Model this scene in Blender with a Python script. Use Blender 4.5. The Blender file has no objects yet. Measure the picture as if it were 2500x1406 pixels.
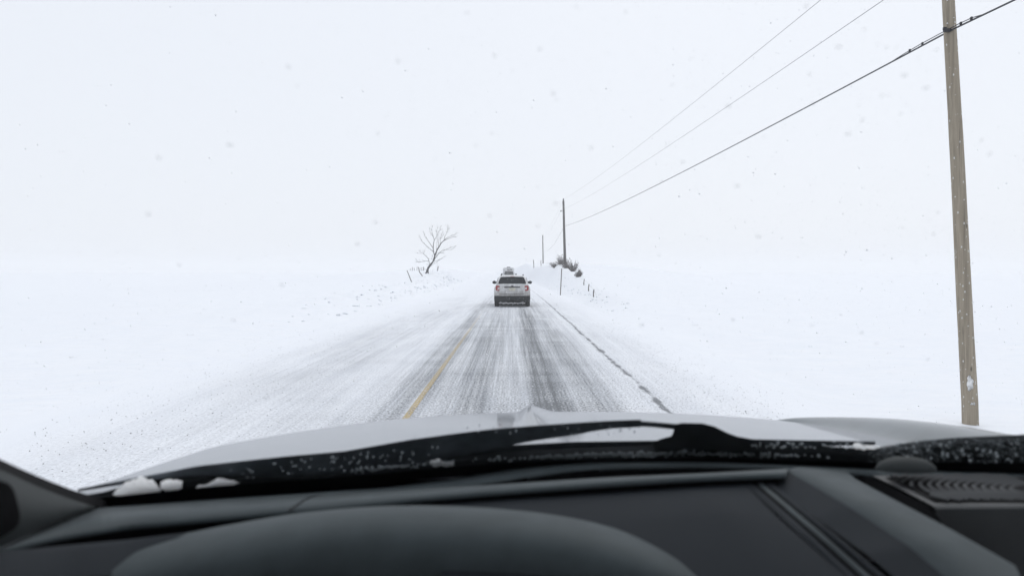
import bpy, bmesh, math, random
import numpy as np
from mathutils import Vector, Matrix, noise

random.seed(7)
rng = np.random.default_rng(11)
scn = bpy.context.scene
col = scn.collection
R = math.radians

# ------------------------------------------------------------------ camera, world, sun, exposure
EYE = 1.95            # eye height of the camera inside the car, above the road
FPX, CX, CY = 1805.0, 1250.0, 662.0      # focal length, vanishing point of the level road (photo pixels)

cam_d = bpy.data.cameras.new('camera')
cam = bpy.data.objects.new('camera', cam_d)
col.objects.link(cam)
cam.location = (0, 0, EYE)
cam.rotation_euler = (R(90), 0, 0)
cam_d.sensor_width = 36.0
cam_d.lens = 36.0 * FPX / 2500.0
cam_d.shift_y = -(703.0 - CY) / 2500.0
cam_d.clip_start = 0.02
cam_d.clip_end = 5000
cam_d.dof.use_dof = True
cam_d.dof.focus_distance = 35.0
cam_d.dof.aperture_fstop = 5.6
scn.camera = cam

SUN_EL, SUN_AZ = 52.0, 25.0      # overcast: the sun is only a soft brighter side, ahead to the right
w = bpy.data.worlds.new('World')
scn.world = w
w.use_nodes = True
wn, wl = w.node_tree.nodes, w.node_tree.links
wn.clear()
sky = wn.new('ShaderNodeTexSky')
sky.sky_type = 'NISHITA'
sky.sun_disc = False
sky.sun_elevation = R(SUN_EL)
sky.sun_rotation = R(SUN_AZ)
sky.dust_density = 4.0
bgA = wn.new('ShaderNodeBackground')
bgA.inputs['Strength'].default_value = 0.09
wl.new(sky.outputs[0], bgA.inputs[0])
bgB = wn.new('ShaderNodeBackground')          # the even cloud deck
bgB.inputs['Color'].default_value = (0.850, 0.874, 0.938, 1)
bgB.inputs['Strength'].default_value = 1.12
mx = wn.new('ShaderNodeMixShader')
mx.inputs[0].default_value = 0.90
wl.new(bgA.outputs[0], mx.inputs[1])
wl.new(bgB.outputs[0], mx.inputs[2])
wo = wn.new('ShaderNodeOutputWorld')
wl.new(mx.outputs[0], wo.inputs[0])

sun_d = bpy.data.lights.new('sun', 'SUN')
sun_d.energy = 0.6
sun_d.angle = R(35)
sun_d.color = (1.0, 0.97, 0.93)
sun = bpy.data.objects.new('sun', sun_d)
col.objects.link(sun)
sd = Vector((math.sin(R(SUN_AZ)) * math.cos(R(SUN_EL)), math.cos(R(SUN_AZ)) * math.cos(R(SUN_EL)), math.sin(R(SUN_EL))))
sun.rotation_euler = sd.to_track_quat('Z', 'Y').to_euler()
sun.location = (0, 0, 30)

scn.view_settings.view_transform = 'Standard'
scn.view_settings.look = 'None'
scn.view_settings.gamma = 1.0
scn.view_settings.exposure = 0.0
scn.view_settings.use_curve_mapping = False
cy = scn.cycles
cy.use_adaptive_sampling = True
cy.adaptive_threshold = 0.015
cy.volume_bounces = 3
cy.max_bounces = 8
cy.diffuse_bounces = 4
cy.glossy_bounces = 4
cy.transparent_max_bounces = 12
cy.use_denoising = True
cy.sample_clamp_indirect = 6.0

# ------------------------------------------------------------------ helpers
def P(px, py, Y):
    """a point at distance Y ahead of the camera, along a sight line"""
    return Vector(((px - CX) / FPX * Y, Y, EYE - (py - CY) / FPX * Y))

def tag(o, label=None, cat=None, group=None, kind=None):
    if label: o['label'] = label
    if cat: o['category'] = cat
    if group: o['group'] = group
    if kind: o['kind'] = kind
    return o

def empty(name, loc=(0, 0, 0), rz=0.0):
    o = bpy.data.objects.new(name, None)
    col.objects.link(o)
    o.location = loc
    o.rotation_euler = (0, 0, rz)
    o.empty_display_size = 0.2
    return o

def link_mesh(name, me, mat, parent=None, smooth=False):
    o = bpy.data.objects.new(name, me)
    col.objects.link(o)
    if mat is not None:
        me.materials.append(mat)
    if smooth:
        me.shade_smooth()
    if parent is not None:
        o.parent = parent
    return o

class MB:
    """collects geometry for one mesh"""
    def __init__(self):
        self.v, self.f = [], []
    def add(self, vs, fs):
        n = len(self.v)
        self.v += [tuple(p) for p in vs]
        self.f += [tuple(i + n for i in f) for f in fs]
    def box(self, c, s, rz=0.0, taper=1.0):
        x, y, z = s[0] / 2, s[1] / 2, s[2] / 2
        M = Matrix.Rotation(rz, 3, 'Z')
        vs = []
        for k, (a, b, d) in enumerate([(-1,-1,-1),(1,-1,-1),(1,1,-1),(-1,1,-1),(-1,-1,1),(1,-1,1),(1,1,1),(-1,1,1)]):
            t = taper if d > 0 else 1.0
            vs.append(Vector(c) + M @ Vector((a * x * t, b * y * t, d * z)))
        self.add(vs, [(0,3,2,1),(4,5,6,7),(0,1,5,4),(1,2,6,5),(2,3,7,6),(3,0,4,7)])
    def tube(self, pts, rs, n=6, cap=True):
        pts = [Vector(p) for p in pts]
        if isinstance(rs, (int, float)): rs = [rs] * len(pts)
        rings = []
        for i, p in enumerate(pts):
            a = pts[max(0, i - 1)]; b = pts[min(len(pts) - 1, i + 1)]
            d = (b - a).normalized()
            ref = Vector((0, 0, 1)) if abs(d.z) < 0.9 else Vector((0, 1, 0))
            u = d.cross(ref).normalized(); v = d.cross(u)
            rings.append([p + (u * math.cos(2 * math.pi * k / n) + v * math.sin(2 * math.pi * k / n)) * rs[i] for k in range(n)])
        vs = [q for r in rings for q in r]
        fs = []
        for i in range(len(pts) - 1):
            for k in range(n):
                fs.append((i * n + k, i * n + (k + 1) % n, (i + 1) * n + (k + 1) % n, (i + 1) * n + k))
        if cap:
            fs.append(tuple(range(n))[::-1]); fs.append(tuple((len(pts) - 1) * n + k for k in range(n)))
        self.add(vs, fs)
    def lathe_x(self, c, prof, n=24):
        """profile (x, r) revolved round an axis parallel to X"""
        vs, fs = [], []
        for (x, r) in prof:
            for k in range(n):
                a = 2 * math.pi * k / n
                vs.append((c[0] + x, c[1] + r * math.cos(a), c[2] + r * math.sin(a)))
        for i in range(len(prof) - 1):
            for k in range(n):
                fs.append((i * n + k, i * n + (k + 1) % n, (i + 1) * n + (k + 1) % n, (i + 1) * n + k))
        self.add(vs, fs)
    def blob(self, c, s, seed=0, amp=0.25, n=(9, 7)):
        vs, fs = [], []
        nu, nv = n
        for j in range(nv + 1):
            th = math.pi * j / nv
            for i in range(nu):
                ph = 2 * math.pi * i / nu
                d = Vector((math.sin(th) * math.cos(ph), math.sin(th) * math.sin(ph), math.cos(th)))
                k = 1 + amp * noise.noise(d * 1.7 + Vector((seed * 3.1, seed * 1.7, seed)))+ amp * .5 * noise.noise(d * 4 + Vector((seed * 5.1, 2, seed)))
                vs.append((c[0] + d.x * s[0] * k, c[1] + d.y * s[1] * k, c[2] + d.z * s[2] * k))
        for j in range(nv):
            for i in range(nu):
                fs.append((j * nu + i, (j + 1) * nu + i, (j + 1) * nu + (i + 1) % nu, j * nu + (i + 1) % nu))
        self.add(vs, fs)
    def build(self, name, mat, parent=None, smooth=False, bevel=0.0, seg=2, angle=None):
        me = bpy.data.meshes.new(name)
        me.from_pydata(self.v, [], self.f)
        bm = bmesh.new(); bm.from_mesh(me)
        bmesh.ops.recalc_face_normals(bm, faces=bm.faces)
        bm.to_mesh(me); bm.free()
        o = link_mesh(name, me, mat, parent, smooth)
        if bevel:
            m = o.modifiers.new('bevel', 'BEVEL'); m.width = bevel; m.segments = seg; m.limit_method = 'ANGLE'; m.angle_limit = R(30)
        if angle is not None:
            try:
                me.set_sharp_from_angle(angle=R(angle))
            except Exception:
                pass
        return o

# ------------------------------------------------------------------ materials
def mat(name):
    m = bpy.data.materials.new(name); m.use_nodes = True
    nt = m.node_tree
    return m, nt, nt.nodes['Principled BSDF']

class N:
    """small node-building shorthand"""
    def __init__(self, nt): self.nt = nt
    def new(self, t, **kw):
        n = self.nt.nodes.new(t)
        for k, v in kw.items(): setattr(n, k, v)
        return n
    def link(self, a, b): self.nt.links.new(a, b)
    def _in(self, sock, v):
        if hasattr(v, 'is_output') or isinstance(v, bpy.types.NodeSocket): self.link(v, sock)
        else: sock.default_value = v
    def math(self, op, a, b=None, c=None, clamp=False):
        n = self.new('ShaderNodeMath', operation=op); n.use_clamp = clamp
        self._in(n.inputs[0], a)
        if b is not None: self._in(n.inputs[1], b)
        if c is not None: self._in(n.inputs[2], c)
        return n.outputs[0]
    def noise(self, vec, scale, detail=3, rough=0.55, dist=0.0):
        n = self.new('ShaderNodeTexNoise')
        if vec is not None: self.link(vec, n.inputs['Vector'])
        n.inputs['Scale'].default_value = scale; n.inputs['Detail'].default_value = detail
        n.inputs['Roughness'].default_value = rough; n.inputs['Distortion'].default_value = dist
        return n.outputs['Fac']
    def voronoi(self, vec, scale, rnd=1.0):
        n = self.new('ShaderNodeTexVoronoi')
        self.link(vec, n.inputs['Vector']); n.inputs['Scale'].default_value = scale; n.inputs['Randomness'].default_value = rnd
        return n.outputs['Distance']
    def mapping(self, vec, scale=(1, 1, 1), loc=(0, 0, 0)):
        n = self.new('ShaderNodeMapping')
        self.link(vec, n.inputs['Vector']); n.inputs['Scale'].default_value = scale; n.inputs['Location'].default_value = loc
        return n.outputs[0]
    def ramp(self, fac, stops, interp='LINEAR'):
        n = self.new('ShaderNodeValToRGB'); self.link(fac, n.inputs[0])
        cr = n.color_ramp; cr.interpolation = interp
        while len(cr.elements) < len(stops): cr.elements.new(0.5)
        for e, (p, c) in zip(cr.elements, stops):
            e.position = p
            e.color = (c, c, c, 1) if isinstance(c, (int, float)) else (*c[:3], 1)
        return n.outputs[0]
    def maprange(self, v, a, b, c, d, smooth=False):
        n = self.new('ShaderNodeMapRange')
        if smooth: n.interpolation_type = 'SMOOTHSTEP'
        self._in(n.inputs[0], v)
        for i, x in enumerate((a, b, c, d)): n.inputs[i + 1].default_value = x
        return n.outputs[0]
    def mix(self, fac, a, b):
        n = self.new('ShaderNodeMix', data_type='RGBA')
        self._in(n.inputs[0], fac)
        for s, v in ((n.inputs[6], a), (n.inputs[7], b)):
            if isinstance(v, tuple): s.default_value = (*v[:3], 1)
            else: self.link(v, s)
        return n.outputs[2]
    def bump(self, h, strength=0.3, dist=0.01, normal=None):
        n = self.new('ShaderNodeBump'); n.inputs['Strength'].default_value = strength; n.inputs['Distance'].default_value = dist
        self.link(h, n.inputs['Height'])
        if normal is not None: self.link(normal, n.inputs['Normal'])
        return n.outputs[0]

def simple(name, colr, rough=0.6, metal=0.0, coat=0.0, var=0.15, scale=20.0, bump=0.0, bscale=300.0, spec=0.5):
    m, nt, b = mat(name); n = N(nt)
    tc = n.new('ShaderNodeTexCoord').outputs['Object']
    f = n.noise(tc, scale, 4)
    dark = tuple(c * (1 - var) for c in colr); lite = tuple(min(1, c * (1 + var)) for c in colr)
    n.link(n.mix(n.maprange(f, .3, .7, 0, 1), dark, lite), b.inputs['Base Color'])
    b.inputs['Roughness'].default_value = rough; b.inputs['Metallic'].default_value = metal
    b.inputs['Coat Weight'].default_value = coat; b.inputs['Coat Roughness'].default_value = 0.04
    b.inputs['Specular IOR Level'].default_value = spec
    if bump:
        n.link(n.bump(n.noise(tc, bscale, 2), bump, 0.001), b.inputs['Normal'])
    return m

SNOW = (0.83, 0.855, 0.885)

def snow_mat():
    m, nt, b = mat('snow'); n = N(nt)
    pos = n.new('ShaderNodeNewGeometry').outputs['Position']
    wind = n.mapping(pos, (1.0, 0.45, 1.0))
    big = n.noise(wind, 0.35, 4); mid = n.noise(n.mapping(pos, (0.7, 2.2, 1)), 1.6, 5, .6); fine = n.noise(pos, 26.0, 4, .65)
    c = n.mix(n.maprange(mid, .35, .7, 0, 1), (0.825, 0.85, 0.89), (0.87, 0.882, 0.907))
    # thin grit blown from the road, close to it
    n.link(c, b.inputs['Base Color'])
    b.inputs['Roughness'].default_value = 0.75
    b.inputs['Specular IOR Level'].default_value = 0.25
    h = n.math('ADD', n.math('MULTIPLY', mid, 0.6), n.math('MULTIPLY', fine, 0.14))
    h = n.math('ADD', h, big)
    rip = n.noise(n.mapping(pos, (.5, 2.6, 1), (3, 1, 0)), 2.6, 4, .6, .6)
    h = n.math('ADD', h, n.math('MULTIPLY', rip, .22))
    n.link(n.bump(h, 0.36, 0.12), b.inputs['Normal'])
    return m

def road_mat(line=False):
    m, nt, b = mat('centre_line_paint' if line else 'snowy_asphalt'); n = N(nt)
    uv = n.new('ShaderNodeUVMap'); uv.uv_map = 'lane'
    sep = n.new('ShaderNodeSeparateXYZ'); n.link(uv.outputs[0], sep.inputs[0])
    u, v = sep.outputs[0], sep.outputs[1]
    vec = uv.outputs[0]
    # how bare the asphalt is across the road: wheel tracks, crown, shoulder
    U0, U1 = -6.7, 4.6
    stops = [(-6.7,0),(-5.8,.16),(-5.0,.34),(-4.3,.45),(-3.2,.46),(-2.4,.36),(-2.0,.38),(-1.68,.60),(-1.42,.62),(-1.25,.50),(-1.0,.48),
             (-.82,.62),(-.5,.62),(-.32,.52),(0.0,.46),(.24,.48),(.38,.78),(.66,.90),(.82,.64),(1.0,.53),(1.25,.58),(1.45,.50),(1.66,.32),(2.0,.24),(2.3,.26),(3.2,.22),(4.6,0.0)]
    wob = n.math('MULTIPLY', n.math('SUBTRACT', n.noise(n.mapping(vec, (0.2, 0.07, 1)), 1.0, 2), 0.5), 0.25)
    uu = n.math('ADD', u, wob)
    un = n.maprange(uu, U0, U1, 0, 1)
    prof = n.ramp(un, [((s - U0) / (U1 - U0), e) for s, e in stops])
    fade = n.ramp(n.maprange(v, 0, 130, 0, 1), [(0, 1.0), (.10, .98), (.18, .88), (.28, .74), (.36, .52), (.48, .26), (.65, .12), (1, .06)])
    streak = n.noise(n.mapping(vec, (8.0, 0.08, 1)), 1.0, 4, .6)
    streak2 = n.noise(n.mapping(vec, (26.0, 0.13, 1), (3, 9, 0)), 1.0, 3, .6)
    drift = n.noise(n.mapping(vec, (0.35, 1.1, 1), (11, 2, 0)), 1.0, 5, .62)
    patch = n.maprange(n.noise(n.mapping(vec, (.55, .085, 1), (2, 5, 0)), 1.0, 4, .6), .36, .64, .55, 1.22)
    leftside = n.maprange(u, -2.3, -1.75, 1, 0)
    pm = n.math('ADD', n.math('MULTIPLY', patch, leftside), n.math('SUBTRACT', 1.0, leftside))
    prof = n.math('MULTIPLY', prof, pm)
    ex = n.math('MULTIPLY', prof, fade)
    ex = n.math('ADD', ex, n.math('MULTIPLY', n.math('MULTIPLY', n.math('SUBTRACT', streak, .5), n.math('ADD', prof, .06)), 1.25))
    ex = n.math('ADD', ex, n.math('MULTIPLY', n.math('MULTIPLY', n.math('SUBTRACT', streak2, .5), n.math('ADD', prof, .03)), 1.0))
    ex = n.math('ADD', ex, n.math('MULTIPLY', n.math('MULTIPLY', n.math('SUBTRACT', drift, .52), n.math('ADD', prof, .12)), .7))
    # fine speckle: stones standing out of packed snow
    sp = n.noise(n.mapping(vec, (1.0, 0.55, 1)), 30.0, 3, .75)
    sp = n.maprange(sp, .25, .75, 0, 1)
    bare = n.maprange(n.math('SUBTRACT', ex, sp), -.40, .40, 0, 1)
    un2 = n.maprange(n.math('ADD', u, n.math('MULTIPLY', n.math('SUBTRACT', n.noise(n.mapping(vec, (.5, .16, 1), (8, 3, 0)), 1.0, 5, .65), .5), 1.6)), U0, U1, 0, 1)
    edge = n.ramp(un2, [((q - U0) / (U1 - U0), e) for q, e in ((-6.7, 0), (-6.2, 0), (-3.9, 1), (2.2, 1), (2.6, .75), (3.3, .45), (3.9, 0), (4.6, 0))])
    bare = n.math('MULTIPLY', bare, edge)
    bare = n.math('MULTIPLY', bare, n.maprange(u, -2.4, -1.8, .54, 1))
    # the ragged open strip along the right edge of the pavement
    ew = n.noise(n.mapping(vec, (0.0, 0.20, 1), (5, 0, 0)), 1.0, 5, .62)
    ew2 = n.noise(n.mapping(vec, (0.0, .8, 1), (1, 7, 0)), 1.0, 4, .7)
    dist = n.math('ABSOLUTE', n.math('SUBTRACT', u, n.math('ADD', 2.17, n.math('MULTIPLY', n.math('SUBTRACT', ew, .5), .26))))
    wid = n.math('MULTIPLY', n.maprange(ew2, .36, .68, .0, .09), n.ramp(n.maprange(v, 0, 130, 0, 1), [(0, 1), (.25, 1.0), (.42, .5), (.6, .15), (1, 0)]))
    rag = n.math('MULTIPLY', n.math('SUBTRACT', n.noise(n.mapping(vec, (1, .16, 1)), 11.0, 4, .7), .5), .20)
    crack = n.maprange(n.math('SUBTRACT', n.math('ADD', dist, rag), wid), -.035, .03, 1, 0)
    bare = n.math('MAXIMUM', bare, n.math('MULTIPLY', crack, .92))
    # loose grit on the snow
    vd = n.voronoi(vec, 9.0)
    gmask = n.maprange(n.noise(vec, .9, 3), .48, .62, 0, 1)
    grit = n.math('MULTIPLY', n.math('LESS_THAN', vd, .10), gmask)
    asph = n.mix(n.noise(vec, 60.0, 3), (0.075, 0.082, 0.088), (0.25, 0.26, 0.275))
    snow = n.mix(n.noise(n.mapping(vec, (1, .4, 1)), 1.3, 4), (0.81, 0.836, 0.88), (0.865, 0.878, 0.904))
    ds = n.noise(n.mapping(vec, (3.2, .16, 1), (6, 1, 0)), 1.0, 5, .62)
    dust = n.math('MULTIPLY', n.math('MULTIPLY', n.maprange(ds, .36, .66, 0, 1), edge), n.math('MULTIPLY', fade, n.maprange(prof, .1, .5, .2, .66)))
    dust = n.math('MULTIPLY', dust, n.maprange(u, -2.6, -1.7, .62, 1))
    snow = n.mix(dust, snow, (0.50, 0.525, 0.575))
    if line:
        worn = n.noise(n.mapping(vec, (6, 1.2, 1)), 1.0, 5, .7)
        yel = n.mix(n.noise(vec, 40, 3), (0.40, 0.27, 0.07), (0.52, 0.38, 0.13))
        under = n.mix(n.maprange(worn, .30, .42, 0, 1), asph, yel)
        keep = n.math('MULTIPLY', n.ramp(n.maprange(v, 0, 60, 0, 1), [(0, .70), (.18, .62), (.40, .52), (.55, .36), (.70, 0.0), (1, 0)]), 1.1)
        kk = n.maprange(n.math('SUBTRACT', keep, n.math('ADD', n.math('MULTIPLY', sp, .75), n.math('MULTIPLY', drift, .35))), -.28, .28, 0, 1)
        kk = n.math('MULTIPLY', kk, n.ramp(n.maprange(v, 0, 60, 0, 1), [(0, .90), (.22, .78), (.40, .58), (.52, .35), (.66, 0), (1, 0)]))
        c = n.mix(kk, n.mix(bare, snow, asph), under)
        bare = n.math('MAXIMUM', kk, bare)
    else:
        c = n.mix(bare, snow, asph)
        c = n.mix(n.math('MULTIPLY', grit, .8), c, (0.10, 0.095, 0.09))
    n.link(c, b.inputs['Base Color'])
    b.inputs['Roughness'].default_value = 0.8
    b.inputs['Specular IOR Level'].default_value = 0.2
    h = n.math('ADD', n.math('MULTIPLY', bare, -.4), n.math('MULTIPLY', sp, .4))
    n.link(n.bump(h, 0.25, 0.012), b.inputs['Normal'])
    return m

def wood_mat(name, c0, c1, c2, grain=60.0):
    m, nt, b = mat(name); n = N(nt)
    tc = n.new('ShaderNodeTexCoord').outputs['Object']
    g = n.noise(n.mapping(tc, (grain, grain, 1.1)), 1.0, 5, .65)
    big = n.noise(n.mapping(tc, (5, 5, .8)), 1.0, 4, .6)
    crk = n.noise(n.mapping(tc, (30, 30, .5), (4, 1, 9)), 1.0, 4, .6)
    c = n.mix(n.maprange(g, .3, .7, 0, 1), c0, c1)
    c = n.mix(n.maprange(big, .42, .72, 0, .7), c, c2)
    c = n.mix(n.maprange(crk, .62, .70, 0, .75), c, tuple(x * .25 for x in c0))
    st = n.noise(n.mapping(tc, (22, 22, .35), (7, 3, 2)), 1.0, 5, .7)
    c = n.mix(n.maprange(st, .50, .70, 0, .65), c, tuple(x * .55 for x in c0))
    c = n.mix(n.maprange(st, .30, .44, .45, 0), c, tuple(min(1, x * 1.35) for x in c1))
    kn = n.voronoi(n.mapping(tc, (5.0, 5.0, 1.6)), 1.0)
    c = n.mix(n.maprange(kn, .05, .09, .8, 0), c, tuple(x * .22 for x in c0))
    flake = n.voronoi(n.mapping(tc, (14.0, 14.0, 7.0)), 1.0)
    c = n.mix(n.maprange(flake, .10, .15, .75, 0), c, (0.75, 0.76, 0.76))
    n.link(c, b.inputs['Base Color']); b.inputs['Roughness'].default_value = .85
    n.link(n.bump(n.math('ADD', g, n.math('MULTIPLY', crk, -1.0)), .5, .006), b.inputs['Normal'])
    return m

def paint_white(name='white_paint', dirt=0.6):
    m, nt, b = mat(name); n = N(nt)
    tc = n.new('ShaderNodeTexCoord').outputs['Object']
    sep = n.new('ShaderNodeSeparateXYZ'); n.link(tc, sep.inputs[0])
    low = n.maprange(sep.outputs[2], .45, 1.25, 1, 0.15)
    d = n.noise(n.mapping(tc, (1, 1, .7)), 5.0, 6, .7)
    f = n.math('MULTIPLY', n.maprange(n.math('ADD', n.math('MULTIPLY', low, .30), d), .34, .88, 0, 1), dirt)
    n.link(n.mix(f, (0.78, 0.79, 0.80) if dirt > .8 else (0.60, 0.61, 0.63), (0.27, 0.255, 0.24)), b.inputs['Base Color'])
    b.inputs['Roughness'].default_value = .35
    b.inputs['Coat Weight'].default_value = .5; b.inputs['Coat Roughness'].default_value = .15
    return m

def hood_paint():
    m, nt, b = mat('silver_hood_paint'); n = N(nt)
    tc = n.new('ShaderNodeTexCoord').outputs['Object']
    d = n.noise(n.mapping(tc, (2.2, 1.0, 1)), 3.0, 5, .6)
    fl = n.voronoi(tc, 16.0)
    spot = n.math('MULTIPLY', n.math('LESS_THAN', fl, .045), n.maprange(n.noise(tc, 3.0, 2), .5, .6, 0, 1))
    c = n.mix(d, (0.165, 0.182, 0.205), (0.20, 0.22, 0.245))
    c = n.mix(n.math('MULTIPLY', spot, .7), c, (0.16, 0.16, 0.17))
    n.link(c, b.inputs['Base Color'])
    b.inputs['Metallic'].default_value = 0.0
    b.inputs['Specular IOR Level'].default_value = .35
    b.inputs['Roughness'].default_value = .45
    b.inputs['Coat Weight'].default_value = .55
    b.inputs['Coat IOR'].default_value = 1.42
    n.link(n.maprange(d, .35, .75, .02, .10), b.inputs['Coat Roughness'])
    return m

def clear_mat(name='clear_glass', c=(0.95, 0.965, 0.965)):
    m = bpy.data.materials.new(name); m.use_nodes = True
    nt = m.node_tree; nt.nodes.clear()
    t = nt.nodes.new('ShaderNodeBsdfTransparent'); t.inputs[0].default_value = (*c, 1)
    o = nt.nodes.new('ShaderNodeOutputMaterial'); nt.links.new(t.outputs[0], o.inputs[0])
    return m

def lit_snow(name, colr, trans=.5, bscale=120, bump=.8):
    m = simple(name, colr, .8, var=.06, scale=40, bump=bump, bscale=bscale)
    nt = m.node_tree; b = nt.nodes['Principled BSDF']; out = [x for x in nt.nodes if x.type == 'OUTPUT_MATERIAL'][0]
    t = nt.nodes.new('ShaderNodeBsdfTranslucent'); t.inputs[0].default_value = (*[min(1, c * 1.05) for c in colr], 1)
    mxs = nt.nodes.new('ShaderNodeMixShader'); mxs.inputs[0].default_value = trans
    nt.links.new(b.outputs[0], mxs.inputs[1]); nt.links.new(t.outputs[0], mxs.inputs[2]); nt.links.new(mxs.outputs[0], out.inputs[0])
    return m

M = {}
M['snow'] = snow_mat()
M['road'] = road_mat()
M['line'] = road_mat(True)
M['pole'] = wood_mat('weathered_pole_wood', (0.255, 0.215, 0.162), (0.385, 0.335, 0.262), (0.25, 0.215, 0.16))
M['pole_far'] = wood_mat('grey_pole_wood', (0.05, 0.046, 0.043), (0.09, 0.083, 0.078), (0.065, 0.06, 0.055))
M['post'] = wood_mat('grey_post_wood', (0.10, 0.09, 0.08), (0.17, 0.155, 0.14), (0.12, 0.11, 0.10))
M['bark'] = simple('bare_bark', (0.040, 0.038, 0.038), .9, var=.4, scale=9, bump=.6, bscale=40)
M['twig'] = simple('sagebrush_twig', (0.075, 0.060, 0.058), .9, var=.35, scale=14)
M['steel_stake'] = simple('dull_steel', (0.11, 0.105, 0.10), .6, .4, var=.3)
M['cable'] = simple('black_cable', (0.022, 0.024, 0.032), .55, var=.2)
M['wire'] = simple('bare_aluminium_wire', (0.16, 0.165, 0.18), .5, .5, var=.2)
M['clamp'] = simple('dark_clamp_metal', (0.035, 0.035, 0.04), .5, .5)
M['white'] = paint_white('white_car_paint', 1.0)
M['white2'] = paint_white('white_truck_paint', .5)
M['white3'] = paint_white('white_camper_skin', .35)
M['darkglass'] = simple('tinted_glass', (0.010, 0.013, 0.016), .12, var=.1, spec=.3)
M['cladding'] = simple('black_cladding', (0.010, 0.012, 0.013), .85, var=.5, scale=8)
M['tyre'] = simple('tyre_rubber', (0.016, 0.017, 0.018), .85, var=.3)
M['rim'] = simple('alloy_rim', (0.30, 0.31, 0.32), .35, .9)
M['red'] = simple('red_lens', (0.28, 0.010, 0.012), .2, var=.2, coat=.6)
M['clearlens'] = simple('pale_lens', (0.55, 0.50, 0.50), .25, var=.15, coat=.4)
M['plate'] = simple('number_plate', (0.55, 0.53, 0.45), .6, var=.3, scale=14)
M['chrome'] = simple('dull_chrome', (0.30, 0.30, 0.31), .3, .8)
M['hood'] = hood_paint()
M['fender'] = simple('grey_fender_paint', (0.085, 0.105, 0.115), .3, var=.2, scale=9, coat=.6)
M['rubber'] = simple('wiper_rubber', (0.10, 0.115, 0.13), .55, var=.3, scale=30, bump=.2, bscale=150)
M['frit'] = simple('black_frit', (0.005, 0.005, 0.006), .6, var=.2, spec=.1)
M['cowl'] = simple('cowl_plastic', (0.034, 0.038, 0.042), .7, var=.3, bump=.4, bscale=120)
M['dash'] = simple('dash_vinyl', (0.060, 0.074, 0.080), .68, var=.13, scale=22, bump=.35, bscale=900, spec=.28)
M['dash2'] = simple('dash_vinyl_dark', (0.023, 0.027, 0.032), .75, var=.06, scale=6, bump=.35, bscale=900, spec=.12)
M['dash3'] = simple('grille_plastic', (0.065, 0.068, 0.071), .6, var=.06, scale=6, spec=.4)
M['trim'] = simple('pillar_trim', (0.026, 0.031, 0.032), .7, var=.08, bump=.3, bscale=700, spec=.3)
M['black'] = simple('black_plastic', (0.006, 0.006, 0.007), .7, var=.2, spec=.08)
M['liner'] = simple('headliner_cloth', (0.12, 0.12, 0.125), .95, var=.1, spec=.1)
M['glass'] = clear_mat()
M['flake'] = simple('snowflake', (0.93, 0.94, 0.95), .9, var=.02, spec=.1)
M['clump'] = simple('packed_snow', (0.955, 0.965, 0.975), .8, var=.015, scale=40, bump=.6, bscale=120)
_b = M['clump'].node_tree.nodes['Principled BSDF']
_b.inputs['Subsurface Weight'].default_value = 1.0; _b.inputs['Subsurface Radius'].default_value = (1, 1, 1); _b.inputs['Subsurface Scale'].default_value = .12
M['clod'] = lit_snow('ploughed_snow', (0.84, 0.865, 0.90), .25, 14, .3)
M['rime'] = lit_snow('dark_rime', (0.20, 0.23, 0.245), .4)
M['ice'] = lit_snow('grey_ice', (0.40, 0.43, 0.45), .5)
M['drop'] = simple('water_bead', (0.36, 0.39, 0.41), .15, var=.3, scale=400)
M['speck'] = simple('windshield_grime', (0.30, 0.30, 0.36), .7, var=.3, scale=50)
_nt = M['speck'].node_tree; _b = _nt.nodes['Principled BSDF']; _b.inputs['Alpha'].default_value = .16
M['stone'] = simple('road_grit', (0.085, 0.078, 0.072), .9, var=.5, scale=8)

# ------------------------------------------------------------------ terrain, road
ROAD_L, ROAD_R = -6.6, 4.5

def road_x(y):
    t = max(0.0, y - 45.0) / 77.0
    return -0.85 * min(t, 6.0) ** 1.6

def smooth(t):
    t = min(1.0, max(0.0, t)); return t * t * (3 - 2 * t)

RY = [-60, 0, 12, 20, 30, 44, 50, 58, 65, 72, 80, 86, 90, 120, 150, 195, 400, 1500]
RZ = [-.7, -.6, -.55, -.40, .05, .62, .80, .98, 1.24, 1.52, 1.88, 2.25, 2.75, 2.95, 2.85, 4.0, 2.0, 0.5]
LY = [-60, 0, 20, 36, 60, 75, 88, 100, 140, 220, 400, 1500]
LZ = [-.15, -.12, -.03, .30, .62, .85, 1.50, 1.75, 2.2, 2.0, 1.0, 0.3]

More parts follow.
